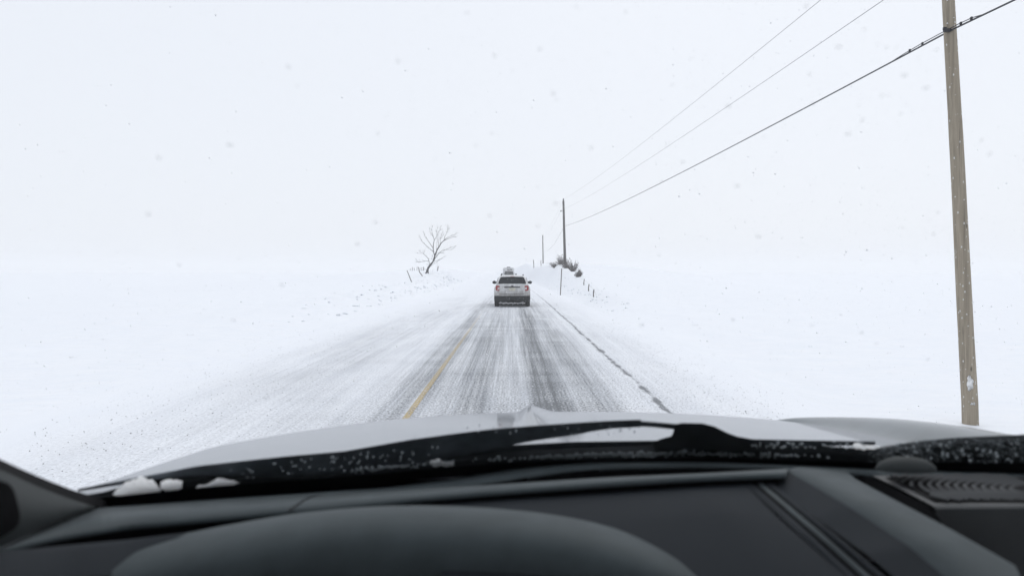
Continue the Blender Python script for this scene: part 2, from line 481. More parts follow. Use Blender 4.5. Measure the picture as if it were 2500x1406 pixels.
def h(x, y):
    c = road_x(y)
    u = x - c
    if u > 0:
        r = float(np.interp(y, RY, RZ))
        z = r * smooth((u - 3.9) / 2.4) * (1 - .95 * smooth((u - 9) / 26))
        e = max(0.0, u - ROAD_R)
    else:
        l = float(np.interp(y, LY, LZ))
        z = l * smooth((-u - 6.3) / 3.2) * (1 - .95 * smooth((-u - 15) / 26))
        e = max(0.0, ROAD_L - u)
    d = 0.0
    if e > 0:
        k = smooth(e / 2.5)
        d += k * 0.14 * noise.noise(Vector((x * .16, y * .07, 1.3)))
        d += k * 0.055 * noise.noise(Vector((x * .7, y * .4, 4.3)))
        d += 0.030 * smooth(e / .6) * (0.6 + noise.noise(Vector((x * 1.1, y * .5, 8.0))))
        if u < 0 and 20 < y < 150:                       # ploughed, lumpy bank
            band = smooth((e - .1) / 1.0) * smooth((5.2 - e) / 2.2) * smooth((y - 22) / 22) * smooth((150 - y) / 40)
            n1 = noise.noise(Vector((x * .9, y * .45, 2.0)))
            n2 = noise.noise(Vector((x * 2.3, y * 1.0, 5.0)))
            n3 = noise.noise(Vector((x * 4.5, y * 2.2, 9.0)))
            d += band * (0.24 * max(0, n1 + .1) + 0.16 * abs(n2) + .07 * abs(n3))
        if u > 0 and 30 < y < 110:
            band = smooth((e - .1) / .8) * smooth((3.0 - e) / 1.6) * smooth((y - 30) / 25)
            d += band * 0.07 * abs(noise.noise(Vector((x * 1.6, y * .6, 6.0))))
    else:
        ee = min(ROAD_R - u, u - ROAD_L)
        d = -0.05 * smooth(ee / .5)
    return z + d

def grid_mesh(name, xs, ys, fn, m, uvname=None, smooth_sh=True):
    nx, ny = len(xs), len(ys)
    vs = np.empty((ny * nx, 3))
    k = 0
    for y in ys:
        for x in xs:
            vs[k] = fn(x, y); k += 1
    me = bpy.data.meshes.new(name)
    idx = np.arange(ny * nx).reshape(ny, nx)
    q = np.stack([idx[:-1, :-1], idx[:-1, 1:], idx[1:, 1:], idx[1:, :-1]], -1).reshape(-1, 4)
    me.vertices.add(len(vs)); me.vertices.foreach_set('co', vs.ravel())
    me.loops.add(q.size); me.loops.foreach_set('vertex_index', q.ravel().astype(np.int32))
    me.polygons.add(len(q)); me.polygons.foreach_set('loop_start', (np.arange(len(q)) * 4).astype(np.int32))
    me.update(calc_edges=True); me.validate()
    if uvname:
        l = me.uv_layers.new(name=uvname)
        U = np.tile(np.asarray(xs), ny); V = np.repeat(np.asarray(ys), nx)
        vi = np.empty(len(me.loops), dtype=np.int32); me.loops.foreach_get('vertex_index', vi)
        l.data.foreach_set('uv', np.stack([U[vi], V[vi]], -1).ravel())
    return link_mesh(name, me, m, smooth=smooth_sh)

def growing(a, step, rate, end):
    out = [a]; s = step
    while out[-1] < end:
        out.append(out[-1] + s); s *= rate
    return out
xr = list(np.arange(-13, 9.01, .2))
xs = [-v for v in growing(13.4, .4, 1.22, 1500)][::-1] + xr + growing(9.4, .4, 1.22, 1500)
ys = [-v for v in growing(6, 2.0, 1.5, 60)][::-1] + list(np.arange(-4, 30, .25)) + growing(30.3, .3, 1.012, 1500)
ground = tag(grid_mesh('snow_ground', xs, ys, lambda x, y: (x, y, h(x, y)), M['snow']), kind='structure')
GX0, GX1, GY0, GY1 = xs[0], xs[-1], ys[0], ys[-1]

us = list(np.linspace(ROAD_L, ROAD_R, 29))
yr = list(np.arange(-40, 60, 1.0)) + growing(60, 2, 1.06, 500)
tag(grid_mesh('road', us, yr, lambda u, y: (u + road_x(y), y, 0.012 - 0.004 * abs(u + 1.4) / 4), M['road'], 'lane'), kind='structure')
LU = -1.40
tag(grid_mesh('centre_line', [LU - .044, LU, LU + .044], list(np.arange(-30, 60, 1.0)), lambda u, y: (u + road_x(y), y, 0.0165), M['line'], 'lane'), kind='structure')

# grit lying on the snow beside and on the road
def grit():
    mb = MB()
    def stone(x, y, s):
        z = max(h(x, y), 0.011) if ROAD_L < x - road_x(y) < ROAD_R else h(x, y)
        a = random.random() * 6.28
        vs = []
        for k in range(4):
            r = s * (.6 + .6 * random.random())
            vs.append((x + r * math.cos(a + k * 1.57), y + r * math.sin(a + k * 1.57), z - s * .2))
        vs.append((x + random.uniform(-.3, .3) * s, y, z + s * (.5 + .5 * random.random())))
        mb.add(vs, [(0, 1, 4), (1, 2, 4), (2, 3, 4), (3, 0, 4)])
    for _ in range(1500):
        stone(random.gauss(3.3, .45), 6 + 22 * random.random() ** 1.4, random.uniform(.003, .009))
    for _ in range(1700):
        stone(random.gauss(-4.4, 1.1), 5 + 30 * random.random() ** 1.3, random.uniform(.003, .010))
    for _ in range(500):
        stone(random.uniform(-2.6, 2.3), 7 + 20 * random.random(), random.uniform(.003, .009))
    for _ in range(140):
        stone(random.gauss(-7.2, .9), 8 + 40 * random.random(), random.uniform(.004, .012))
    o = mb.build('gravel', M['stone'])
    tag(o, 'dark grit scattered over the snowy road edges', 'gravel', kind='stuff')
grit()

# clods thrown up by the plough along the bank
def clods():
    mb = MB()
    for k in range(300):
        y = 24 + 86 * random.random() ** .6
        x = road_x(y) - 6.9 - abs(random.gauss(0, 1.5)) - .2
        s = random.uniform(.03, .085) * (1.8 if random.random() < .12 else 1)
        mb.blob((x, y, h(x, y) + s * .12), (s * random.uniform(.8, 1.6), s * random.uniform(.8, 1.4), s * random.uniform(.3, .6)), seed=k, amp=.4, n=(8, 6))
    for k in range(60):
        y = 34 + 45 * random.random()
        x = road_x(y) + 4.6 + abs(random.gauss(0, .7))
        s = random.uniform(.03, .08)
        mb.blob((x, y, h(x, y) + s * .1), (s * 1.3, s, s * .6), seed=k + 999, amp=.5, n=(6, 4))
    o = mb.build('snow_clods', M['clod'], smooth=True)
    tag(o, 'broken clods of ploughed snow along the road banks', 'snow', kind='stuff')
clods()

def stubble():
    mb = MB()
    for k in range(70):
        if k % 3: x, y = -7.5 - 22 * random.random() ** 1.5, 12 + 50 * random.random()
        else: x, y = 5.5 + 14 * random.random(), 13 + 32 * random.random()
        z = h(x, y)
        for j in range(random.randint(2, 5)):
            a = random.random() * 6.28; L = random.uniform(.02, .07)
            p = Vector((x + random.gauss(0, .06), y + random.gauss(0, .06), z - .01))
            mb.tube([p, p + Vector((math.cos(a) * L * .6, math.sin(a) * L * .3, L * .7))], [.005, .002], 3, cap=False)
    tag(mb.build('weeds', M['twig']), 'tips of dry weeds poking through the snow of the fields', 'weeds', kind='stuff')
stubble()

# ------------------------------------------------------------------ haze
def haze():
    m = bpy.data.materials.new('blowing_snow_haze'); m.use_nodes = True
    nt = m.node_tree; nt.nodes.clear()
    v = nt.nodes.new('ShaderNodeVolumePrincipled')
    v.inputs['Color'].default_value = (0.966, 0.970, 0.976, 1)
    v.inputs['Density'].default_value = 0.0016
    v.inputs['Anisotropy'].default_value = 0.2
    o = nt.nodes.new('ShaderNodeOutputMaterial'); nt.links.new(v.outputs[0], o.inputs['Volume'])
    mb = MB()
    z0, z1 = -2.6, 15.0
    mb.box(((GX0 + GX1) / 2, (GY0 + GY1) / 2, (z0 + z1) / 2), (GX1 - GX0 + 40, GY1 - GY0 + 40, z1 - z0))
    tag(mb.build('haze', m), 'white blowing snow haze filling the air', 'haze', kind='stuff')
haze()

# ------------------------------------------------------------------ utility poles and lines
def utility_pole(base, top, r0, r1, label, m, near=False):
    base, top = Vector(base), Vector(top)
    e = empty('utility_pole', base)
    tag(e, label, 'utility pole', 'utility poles along the road')
    L = top - base
    mb = MB(); n = 22
    pts, rs = [], []
    for i in range(n + 1):
        t = i / n
        p = L * t + Vector((.012 * noise.noise(Vector((t * 3, 1, base.y))), .0, 0)) - Vector((0, 0, .5)) * (1 if i == 0 else 0)
        pts.append(p); rs.append((r0 + (r1 - r0) * t) * (1 + .03 * noise.noise(Vector((t * 14, 7, base.y)))))
    mb.tube(pts, rs, 18)
    mb.build('shaft', m, e, smooth=True, angle=60)
    return e

POLE_B = P(2371, 1040, 12.0); POLE_B.z = h(POLE_B.x, 12.0) - .05
POLE_T = P(2316 - 14, -260, 12.0)
near_pole = utility_pole(POLE_B, POLE_T, .122, .085, 'tall weathered wooden utility pole close to the car on the verge', M['pole'], True)
FP_T = P(1375.5, 491, 90.0); FP_B = P(1379.5, 645, 90.0); FP_B.z = h(FP_B.x, 90) - .1
far_pole = utility_pole(FP_B, FP_T, .17, .12, 'grey utility pole rising out of the dark bushes on the bank', M['pole_far'])
TP_T = P(1325, 574, 195.0); TP_B = P(1326, 645, 195.0); TP_B.z = h(TP_B.x, 195) - .1
third_pole = utility_pole(TP_B, TP_T, .17, .13, 'faint distant utility pole fading into the haze', M['pole_far'])

def pole_at(B, T, z):
    t = (z - B.z) / (T.z - B.z)
    return B + (T - B) * t

# hardware on the poles
def pole_hardware():
    mb = MB()
    c = pole_at(POLE_B, POLE_T, P(0, 80, 12).z) - POLE_B
    mb.box(c + Vector((-.11, -.10, 0)), (.10, .06, .05)); mb.box(c + Vector((-.16, -.12, .02)), (.05, .04, .05))
    mb.tube([c + Vector((-.05, -.14, .0)), c + Vector((.13, .12, .03))], .012)
    mb.build('cable_bracket', M['clamp'], near_pole, bevel=.004)
    for k, (dz, sz) in enumerate(((.74, .055), (.40, .038))):
        mb = MB()
        cc = pole_at(POLE_B, POLE_T, POLE_B.z + dz) - POLE_B
        mb.blob(cc + Vector((-.035 + .02 * k, -.105, 0)), (sz, .02, sz * (1.9 if k == 0 else .9)), seed=k + 40, amp=.6, n=(14, 10))
        mb.build('stuck_snow', M['clump'], near_pole, smooth=True)
    mb = MB()
    c = FP_T - FP_B
    mb.tube([c, c + Vector((0, 0, .18)), c + Vector((0, 0, .30))], [.05, .09, .04], 8)
    mb.build('top_insulator', M['clamp'], far_pole)
    mb = MB()
    c = pole_at(FP_B, FP_T, P(0, 516, 90).z) - FP_B
    mb.tube([c, c + Vector((-.34, 0, .03))], .025); mb.tube([c + Vector((-.34, 0, -.05)), c + Vector((-.34, 0, .13))], [.06, .04], 8)
    mb.build('side_insulator', M['clamp'], far_pole)
pole_hardware()

def span(a, b, sag, n=30):
    a, b = Vector(a), Vector(b)
    return [a + (b - a) * (i / n) - Vector((0, 0, sag * 4 * (i / n) * (1 - i / n))) for i in range(n + 1)]

def lines():
    ca = pole_at(POLE_B, POLE_T, P(0, 80, 12).z) + Vector((-.05, -.14, 0))
    cb = pole_at(FP_B, FP_T, P(0, 553, 90).z) + Vector((0, -.14, 0))
    cc = pole_at(TP_B, TP_T, P(0, 612, 195).z) + Vector((0, -.14, 0))
    e = empty('overhead_cable', ca)
    tag(e, 'thick black overhead cable strapped to the near pole and running to the far one', 'cable')
    back = ca + Vector((.95, -60, 1.4))
    pts = span(back, ca, .9)[:-1] + span(ca, cb, .32, 60)[:-1] + span(cb, cc, 1.2, 30)
    mb = MB(); mb.tube([p - ca for p in pts], .0135, 6); mb.build('cable', M['cable'], e, smooth=True)
    # the parallel support strand near the pole, with clamps
    d1 = (span(ca, cb, .32, 60)[1] - ca).normalized(); d0 = (span(back, ca, .9)[-2] - ca).normalized()
    up = Vector((0, 0, .042))
    mb = MB(); mb.tube([d0 * .8, d0 * .5 + up * .9, d0 * .2 + up, d1 * .2 + up, d1 * .9 + up, d1 * 1.4 + up * .7, d1 * 2.0], .007, 6)
    mb.build('support_strand', M['cable'], e, smooth=True)
    for d, t in ((d0, .22), (d0, .48), (d1, .85), (d1, 1.25)):
        mb = MB(); mb.box(d * t + up * .5 + Vector((0, 0, .012)), (.026, .04, .048), math.atan2(d.y, d.x) - 1.57)
        mb.build('clamp', M['clamp'], e, bevel=.006)
    for name, za, xa, zb, xb, zc, lab in (
        ('power_line', 7.97, 0.0, FP_T.z + .2, 0.0, TP_T.z, 'upper of the two thin bare wires crossing the sky'),
        ('power_line', 6.86, -.28, P(0, 516, 90).z + .1, -.34, P(0, 586, 195).z, 'lower of the two thin bare wires crossing the sky')):
        a = pole_at(POLE_B, POLE_T, za) + Vector((xa, 0, 0)); b = pole_at(FP_B, FP_T, zb) + Vector((xb, 0, 0)); c = pole_at(TP_B, TP_T, zc) + Vector((xb, 0, 0))
        e2 = empty(name, a)
        tag(e2, lab, 'wire', 'thin wires between the poles')
        pts = span(a + Vector((.95, -60, 1.0)), a, .6)[:-1] + span(a, b, .35, 60)[:-1] + span(b, c, .8, 30)
        mb = MB(); mb.tube([p - a for p in pts], .0058, 5); mb.build('conductor', M['wire'], e2, smooth=True)
lines()

# ------------------------------------------------------------------ tree, stakes, fences, bushes
def bare_tree():
    D = 90.0; B = P(980 + 550 / 8.79, 540 + 1135 / 8.79, D)
    B.z = h(B.x, D)
    k = D / FPX / 8.79
    e = empty('bare_tree', B)
    tag(e, 'leafless leaning tree on the snowbank at the left of the road', 'tree')
    def pt(x, y, dy=0.0): return Vector(((x - 550) * k, dy, (1135 - y) * k))
    def curve(pl, spread):
        n = len(pl); out = []; rs = []
        a = random.uniform(-1, 1) * spread
        for i, (x, y, r) in enumerate(pl):
            t = i / max(1, n - 1)
            out.append(pt(x, y, a * t + random.uniform(-.03, .03) * (i > 0))); rs.append(max(.011, r * k * 1.15))
        return out, rs
    tr = [(550,1180,30),(552,1120,27),(562,1060,22),(575,1020,20),(610,970,19),(650,920,18),(690,860,16),(710,780,13),(740,690,12),(770,620,12),(810,560,10),(850,490,8),(910,430,6)]
    mb = MB(); p, r = curve(tr, 0.0); mb.tube(p, r, 10)
    for ax in (-40, 42): mb.tube([pt(550 + ax, 1140), pt(553 + ax * .3, 1090), pt(558, 1050)], [.03, .08, .06], 6)
    mb.build('trunk', M['bark'], e, smooth=True)
    br = [
     [(905,435,6),(980,400,4.5),(1060,370,3.5),(1100,355,2.5),(1150,350,1.5)], [(910,430,5),(960,380,3.5),(1060,330,2.5),(1165,285,1.2)],
     [(915,420,4.5),(930,350,3.5),(975,270,3),(1000,200,2.5),(1000,150,1)], [(1000,205,2),(1025,170,1)],
     [(712,760,9),(690,660,8),(685,580,7),(692,500,6.5),(708,415,5.5),(690,360,4.5),(668,290,3.5),(660,220,2.5),(660,160,1)],
     [(708,415,4.5),(750,360,3.5),(785,270,3),(830,215,2),(840,150,1)], [(760,340,2.5),(755,250,2),(775,170,1)],
     [(690,360,3),(650,310,2.5),(615,250,2),(600,190,1)], [(682,595,5),(620,500,4),(560,410,3),(510,335,2.5),(490,275,1)],
     [(688,675,5),(590,590,4),(500,510,3),(430,440,2.5),(395,375,1)],
     [(695,860,7),(750,770,6),(820,695,5),(880,645,3.5),(960,625,3),(1040,590,2),(1130,565,1)], [(960,625,2),(1050,630,1.5),(1110,610,1)],
     [(755,690,3),(820,695,2.5),(880,690,2),(910,655,1)], [(700,862,3.5),(770,862,3),(840,830,2.2),(910,785,1)], [(770,860,2),(760,885,1)],
     [(605,955,6),(595,880,5),(588,830,5),(540,770,4),(480,715,3),(420,685,2)], [(480,712,2),(490,675,1)], [(445,702,2),(370,705,1)],
     [(592,862,3.5),(500,870,3),(420,888,2.5),(360,885,2),(318,835,1)],
     [(800,565,4.5),(795,480,3.5),(785,420,2.5),(785,330,1.5)], [(832,505,3.5),(835,400,2.5),(850,330,2),(880,280,1)], [(755,630,3),(758,490,1.2)], [(787,425,2),(850,380,1.5),(885,315,1)],
     [(695,850,2),(655,830,1.5),(655,770,1)], [(560,1050,3),(500,1050,2),(475,1062,1)], [(650,925,2),(600,960,1.5),(560,950,1)], [(660,920,2),(710,905,1)], [(640,980,2),(690,940,1)], [(750,700,2.5),(752,760,1.5)], [(565,1050,2),(520,1120,1.5)]]
    mb = MB()
    tips = []
    for b in br:
        p, r = curve(b, .55); mb.tube(p, r, 5, cap=False)
        for i in range(1, len(p)): tips.append((p[i], (p[i] - p[i - 1]).normalized(), r[i]))
    for (p, d, r) in tips:
        for _ in range(4 if r < .02 else 1):
            v = (d + Vector((random.uniform(-.8, .8), random.uniform(-.8, .8), random.uniform(-.5, .8)))).normalized()
            L = random.uniform(.15, .5)
            q = p + v * L * .5 + Vector((0, 0, .02)); s = p + v * L
            mb.tube([p, q, s], [.008, .006, .003], 3, cap=False)
            w2 = (v + Vector((random.uniform(-.8, .8), random.uniform(-.6, .6), random.uniform(-.3, .9)))).normalized()
            mb.tube([q, q + w2 * L * .5], [.005, .003], 3, cap=False)
    mb.build('crown', M['bark'], e, smooth=True)
bare_tree()

def post(name, cat, pa, pb, D, r, label, group=None, m='post', sink=True, bend=None):
    a = P(*pa, D); b = P(*pb, D)
    if sink: a.z = min(a.z, h(a.x, D))
    e = empty(name, a)
    tag(e, label, cat, group)
    mb = MB()
    mid = (b - a) * .5 + (Vector(bend) if bend else Vector((0, 0, 0)))
    mb.tube([Vector((0, 0, -.25)), Vector((0, 0, 0)), mid, b - a], [r * 1.05, r, r * .97, r * .9], 7)
    mb.build('shaft', M[m], e)
    mb = MB(); mb.blob(b - a + Vector((0, 0, r * .4)), (r * 1.25, r * 1.25, r * .8), seed=int(D), n=(7, 5))
    mb.build('snow_cap', M['clump'], e, smooth=True)
    return e

post('marker_stake', 'stake', (1006.7, 693), (993.7, 660), 75, .045, 'thin dark marker stake leaning left on the left snowbank')
post('broken_post', 'post', (1031.8, 672), (1022, 652), 84, .055, 'crooked broken post leaning beside the bare tree', bend=(-.14, 0, -.03))
post('stub_post', 'post', (1067.5, 659), (1070, 650), 110, .07, 'short stub of a post just behind the bare tree')
ORD = ['leftmost', 'second from left', 'third from left', 'fourth from left', 'fifth from left', 'sixth from left', 'seventh from left', 'rightmost']
for kf, (x, y, t) in enumerate(((984, 669.5, 3), (989.4, 665, 4.5), (1001, 662, 6), (1006.4, 659, 7), (1011.5, 659, 5.5), (1018, 657, 6), (1028, 656.5, 4), (1034, 656, 5))):
    D = 118 + (1034 - x) * .1
    post('fence_post', 'fence post', (x, y + 1), (x + random.uniform(-.6, .9), y - t), D, .045, ORD[kf] + ' of the tiny fence posts in the row left of the bare tree', 'fence posts left of the tree', sink=False)
post('marker_stake', 'stake', (1368, 700), (1371.5, 655), 60, .042, 'dark marker stake standing on the bank below the bushes')
fps = []
for (x, y, D, lab) in ((1425.5, 689.5, 58, 'fence post nearest the bushes in the row right of the road'), (1437, 702, 50, 'middle one of three small fence posts descending right of the road'), (1449, 715, 44, 'lowest of three small fence posts descending right of the road')):
    e = post('fence_post', 'fence post', (x, y), (x + 1.2, y - 8.5), D, .035, lab, 'fence posts right of the road', sink=False)
    fps.append(P(x + 1, y - 7, D))
def fence_wire():
    pts = [P(1409, 676, 66)] + fps + [P(1456, 722, 40)]
    mb = MB(); mb.tube(pts, .006, 4)
    o = mb.build('fence_wire', M['wire'])
    tag(o, 'thin wire strung along the small fence posts right of the road', 'wire')
fence_wire()
post('distant_post', 'post', (1303.5, 653), (1302.5, 634), 150, .08, 'faint distant post standing closest to the road beyond the cars')
post('distant_post', 'post', (1321, 644), (1320.5, 635.5), 160, .07, 'short faint post beside the distant utility pole')

def bush(px, py, D, wpx, hpx, label, seed):
    rnd = random.Random(seed)
    B = P(px, py, D); B.z = h(B.x, D) - .03
    e = empty('sagebrush', B)
    tag(e, label, 'bush', 'dark bushes round the far pole')
    W = wpx / FPX * D / 2; H = hpx / FPX * D
    st = MB(); lf = MB()
    for i in range(80):
        a = rnd.random() * 6.28; rr = rnd.random() ** .6
        lob = 1 + .35 * math.sin(a * 3 + seed); tip = Vector((math.cos(a) * W * rr * lob, math.sin(a) * W * rr * .8, H * (0.25 + .75 * rnd.random()) * (1 - .35 * rr * rr) * (1 + .25 * math.sin(a * 2 + seed * 2))))
        mid = tip * .5 + Vector((rnd.uniform(-.06, .06), rnd.uniform(-.06, .06), -H * .06))
        st.tube([Vector((tip.x * .08, tip.y * .08, -.08)), mid, tip], [.018, .012, .006], 4, cap=False)
        for j in range(8):
            t = .35 + .72 * rnd.random()
            c = mid + (tip - mid) * (t * 2 - 1) if t > .5 else tip * t
            c = c + Vector((rnd.gauss(0, .05), rnd.gauss(0, .05), rnd.gauss(0, .05)))
            s = rnd.uniform(.018, .045)
            d1 = Vector((rnd.gauss(0, 1), rnd.gauss(0, 1), rnd.gauss(0, 1))).normalized() * s
            d2 = Vector((rnd.gauss(0, 1), rnd.gauss(0, 1), rnd.gauss(0, 1) + .6)).normalized() * s * 1.8
            lf.add([c - d1, c + d1, c + d2 + d1 * .4, c + d2 - d1 * .4], [(0, 1, 2, 3)])
    st.build('stems', M['twig'], e)
    lf.build('foliage', M['twig'], e)
bush(1355, 645, 92, 34, 14, 'low dark bush furthest left in the clump by the far pole', 1)
bush(1369, 648, 90, 34, 24, 'dark bush just left of the far utility pole', 2)
bush(1384, 658, 86, 38, 24, 'dark bush hiding the foot of the far utility pole', 3)
bush(1399, 666, 80, 36, 30, 'largest dark bush on the bank right of the far pole', 4)
bush(1413.5, 677, 68, 22, 20, 'separate small dark bush lowest on the right bank', 5)

# ------------------------------------------------------------------ vehicles ahead
def loft(rings, mb, cap0=True, cap1=True):
    n = len(rings[0]); vs = [p for r in rings for p in r]; fs = []
    for i in range(len(rings) - 1):
        for k in range(n):
            fs.append((i * n + k, i * n + (k + 1) % n, (i + 1) * n + (k + 1) % n, (i + 1) * n + k))
    if cap0: fs.append(tuple(range(n)))
    if cap1: fs.append(tuple((len(rings) - 1) * n + k for k in range(n))[::-1])
    mb.add(vs, fs)

def ring(y, half):
    """closed ring from a half profile of (x, z[, dy]) going up the right side"""
    r = [(p[0], y + (p[2] if len(p) > 2 else 0), p[1]) for p in half]
    l = [(-p[0], y + (p[2] if len(p) > 2 else 0), p[1]) for p in reversed(half)]
    return r + l

def wheel(parent, c, r, wd):
    mb = MB(); s = wd / 2
    mb.lathe_x(c, [(-s, r * .62), (-s, r * .90), (-s * .8, r), (s * .8, r), (s, r * .90), (s, r * .62)], 28)
    t = mb.build('wheel', M['tyre'], parent, smooth=True, angle=50)
    sg = 1 if c[0] > 0 else -1
    mb = MB(); mb.lathe_x(c, [(sg * s * .55, 0.001), (sg * s * .75, r * .15), (sg * s * .55, r * .2), (sg * s * .85, r * .55), (sg * s * .98, r * .63), (-sg * s * .9, r * .62)], 20)
    rm = mb.build('rim', M['rim'], t, smooth=True, angle=40)
    return t

def quad(mb, pts, thick=(0, .012, 0)):
    t = Vector(thick); a = [Vector(p) for p in pts]
    b = [p + t for p in a]; n = len(a)
    fs = [tuple(range(n)), tuple(range(n, 2 * n))[::-1]] + [(i, (i + 1) % n, n + (i + 1) % n, n + i) for i in range(n)]
    mb.add(a + b, fs)

def suv():
    e = empty('suv', (0.01, 40.0, 0.012))
    tag(e, 'white dirty sport utility vehicle directly ahead with dark bumper and red tail lights', 'car', 'vehicles ahead on the road')
    def half(wb, w, wt, zb, zbelt, zr, wr):
        return [(wb * .8, zb), (wb, zb + .06), (w, zb + .30), (w, zbelt - .22), (wt, zbelt), (wt - .02, zbelt + .03), (wr + .07, zr - .10), (wr - .02, zr - .025), (wr - .25, zr)]
    S = [(0.00, half(.84, .86, .84, .52, 1.20, 1.245, .76)), (0.04, half(.90, .94, .86, .50, 1.21, 1.27, .76)), (.12, half(.95, .975, .875, .46, 1.22, 1.48, .70)), (.22, half(.95, .985, .88, .42, 1.22, 1.655, .655)),
         (.34, half(.95, .985, .885, .40, 1.22, 1.695, .645)), (1.2, half(.94, .985, .895, .40, 1.21, 1.715, .655)), (2.3, half(.94, .985, .90, .40, 1.19, 1.715, .66)), (3.0, half(.94, .985, .90, .40, 1.17, 1.67, .64)),
         (3.45, half(.94, .98, .90, .40, 1.15, 1.42, .66)), (3.75, half(.94, .98, .88, .40, 1.12, 1.19, .70)), (4.5, half(.92, .96, .82, .40, 1.04, 1.10, .66)), (4.85, half(.86, .88, .74, .42, .92, .98, .58)), (4.97, half(.74, .76, .62, .46, .78, .84, .48))]
    mb = MB(); loft([ring(y, hf) for y, hf in S], mb)
    mb.build('body', M['white'], e, smooth=True, angle=42)
    # lower dark bumper
    mb = MB()
    pr = [(-.07, .30), (-.11, .36), (-.12, .52), (-.075, .60), (.10, .60), (.25, .34)]
    xsn = [-.97, -.90, -.6, 0, .6, .90, .97]; rr = []
    for x in xsn:
        k = .10 * (abs(x) / .97) ** 4
        rr.append([(x, y + k, z) for (y, z) in pr])
    loft(rr, mb); mb.build('bumper', M['cladding'], e, smooth=True, angle=35)
    mb = MB(); mb.box((0, .16, .27), (1.5, .30, .16)); mb.box((0, .7, .30), (1.3, 1.0, .14)); mb.box((0, .22, .15), (1.45, .12, .16)); mb.build('underbody', M['cladding'], e)
    mb = MB(); quad(mb, [(-.10, -.125, .34), (.10, -.125, .34), (.10, -.13, .42), (-.10, -.13, .42)]); mb.build('tow_cover', M['black'], e)
    # snow packed on the tow bar
    mb = MB()
    for k in range(16):
        mb.blob((-.66 + k * .088, .005, .205 + .012 * math.sin(k * 2.1)), (.055, .035, .026), seed=k, amp=.6, n=(8, 5))
    mb.build('packed_snow_ridge', M['clump'], e, smooth=True)
    for sx in (-.62, .58):
        mb = MB(); mb.lathe_x((sx, -.02, .26), [(-.05, .05), (.05, .05)], 12); mb.build('exhaust_tip', M['chrome'], e)
    # rear window in the sloping hatch
    mb = MB(); quad(mb, [(-.745, .030, 1.245), (.745, .030, 1.245), (.735, .060, 1.36), (.64, .170, 1.575), (.58, .185, 1.605), (-.58, .185, 1.605), (-.64, .170, 1.575), (-.735, .060, 1.36)], (0, -.012, .004))
    w_ = mb.build('rear_window', M['darkglass'], e)
    mb = MB(); mb.tube([(.02, .02, 1.27), (.12, .035, 1.30), (.42, .045, 1.31)], .012, 5); mb.build('rear_wiper', M['black'], w_)
    # roof spoiler
    mb = MB(); loft([[(x, .13 + .02 * abs(x), 1.635 - .03 * x * x), (x, .33, 1.66 - .03 * x * x), (x, .36, 1.705 - .05 * x * x), (x, .12 + .02 * abs(x), 1.665 - .03 * x * x)] for x in np.linspace(-.62, .62, 9)], mb)
    sp = mb.build('roof_spoiler', M['white'], e, smooth=True, angle=40)
    mb = MB(); mb.box((0, .112, 1.648), (.24, .02, .016)); mb.build('brake_light', M['red'], sp)
    # tailgate panel, with its seams standing clear of the body
    mb = MB()
    ox = [(-.70, 1.20), (.70, 1.20), (.72, 1.05), (.705, .76), (.64, .68), (-.64, .68), (-.705, .76), (-.72, 1.05)]
    quad(mb, [(x, -.012 - .012 * (1 - (x / .75) ** 2), z) for x, z in ox], (0, .05, 0))
    tg = mb.build('tailgate', M['white'], e, bevel=.015)
    mb = MB(); mb.box((0, -.034, 1.075), (.86, .02, .05)); mb.build('handle_bar', M['black'], tg, bevel=.006)
    mb = MB(); quad(mb, [(-.17, -.034, .88), (.17, -.034, .88), (.17, -.034, 1.03), (-.17, -.034, 1.03)], (0, .012, 0)); mb.build('number_plate', M['plate'], tg)
    mb = MB(); quad(mb, [(-.06, -.034, 1.115), (.06, -.034, 1.115), (.07, -.034, 1.135), (.06, -.034, 1.155), (-.06, -.034, 1.155), (-.07, -.034, 1.135)], (0, .01, 0)); mb.build('emblem', M['cladding'], tg)
    for x0, wd in ((-.58, .22), (.44, .14)):
        mb = MB(); mb.box((x0 + wd / 2, -.022, .79), (wd, .008, .022)); mb.build('badge', M['chrome'], tg)
    mb = MB(); mb.box((0, -.018, .705), (1.28, .014, .012)); mb.build('lower_seam', M['cladding'], tg)
    # tail lights: red C shape round a pale centre
    for s in (-1, 1):
        o = []
        for (x, z) in ((.675, 1.145), (.86, 1.165), (.90, 1.08), (.885, .92), (.80, .865), (.70, .88)):
            o.append((s * x, .0 + .10 * max(0, (abs(x) - .78)), z))
        mb = MB(); quad(mb, o, (0, -.028, 0)); tl = mb.build('tail_light', M['red'], e, bevel=.008)
        o = [(s * x, -.034, z) for (x, z) in ((.69, 1.07), (.79, 1.07), (.79, .95), (.70, .95))]
        mb = MB(); quad(mb, o, (0, .012, 0)); mb.build('reversing_lens', M['clearlens'], tl)
        mb = MB(); mb.blob((s * 1.035, 3.18, 1.285), (.125, .08, .090), seed=3 + s, amp=.12, n=(14, 10)); mi = mb.build('mirror', M['cladding'], e, smooth=True)
        mb = MB(); mb.box((s * 1.035, 3.098, 1.285), (.17, .01, .115)); mb.build('mirror_glass', M['darkglass'], mi, bevel=.01)
        mb = MB(); mb.tube([(s * .60, .45, 1.69), (s * .615, .55, 1.745), (s * .62, 1.5, 1.75), (s * .62, 2.6, 1.745), (s * .61, 2.75, 1.70)], .018, 6); mb.build('roof_rail', M['cladding'], e, smooth=True)
        mb = MB(); quad(mb, [(s * .873, .62, 1.27), (s * .885, 1.5, 1.26), (s * .775, 1.5, 1.59), (s * .765, .72, 1.57)], (s * .012, 0, .004)); mb.build('side_window', M['darkglass'], e)
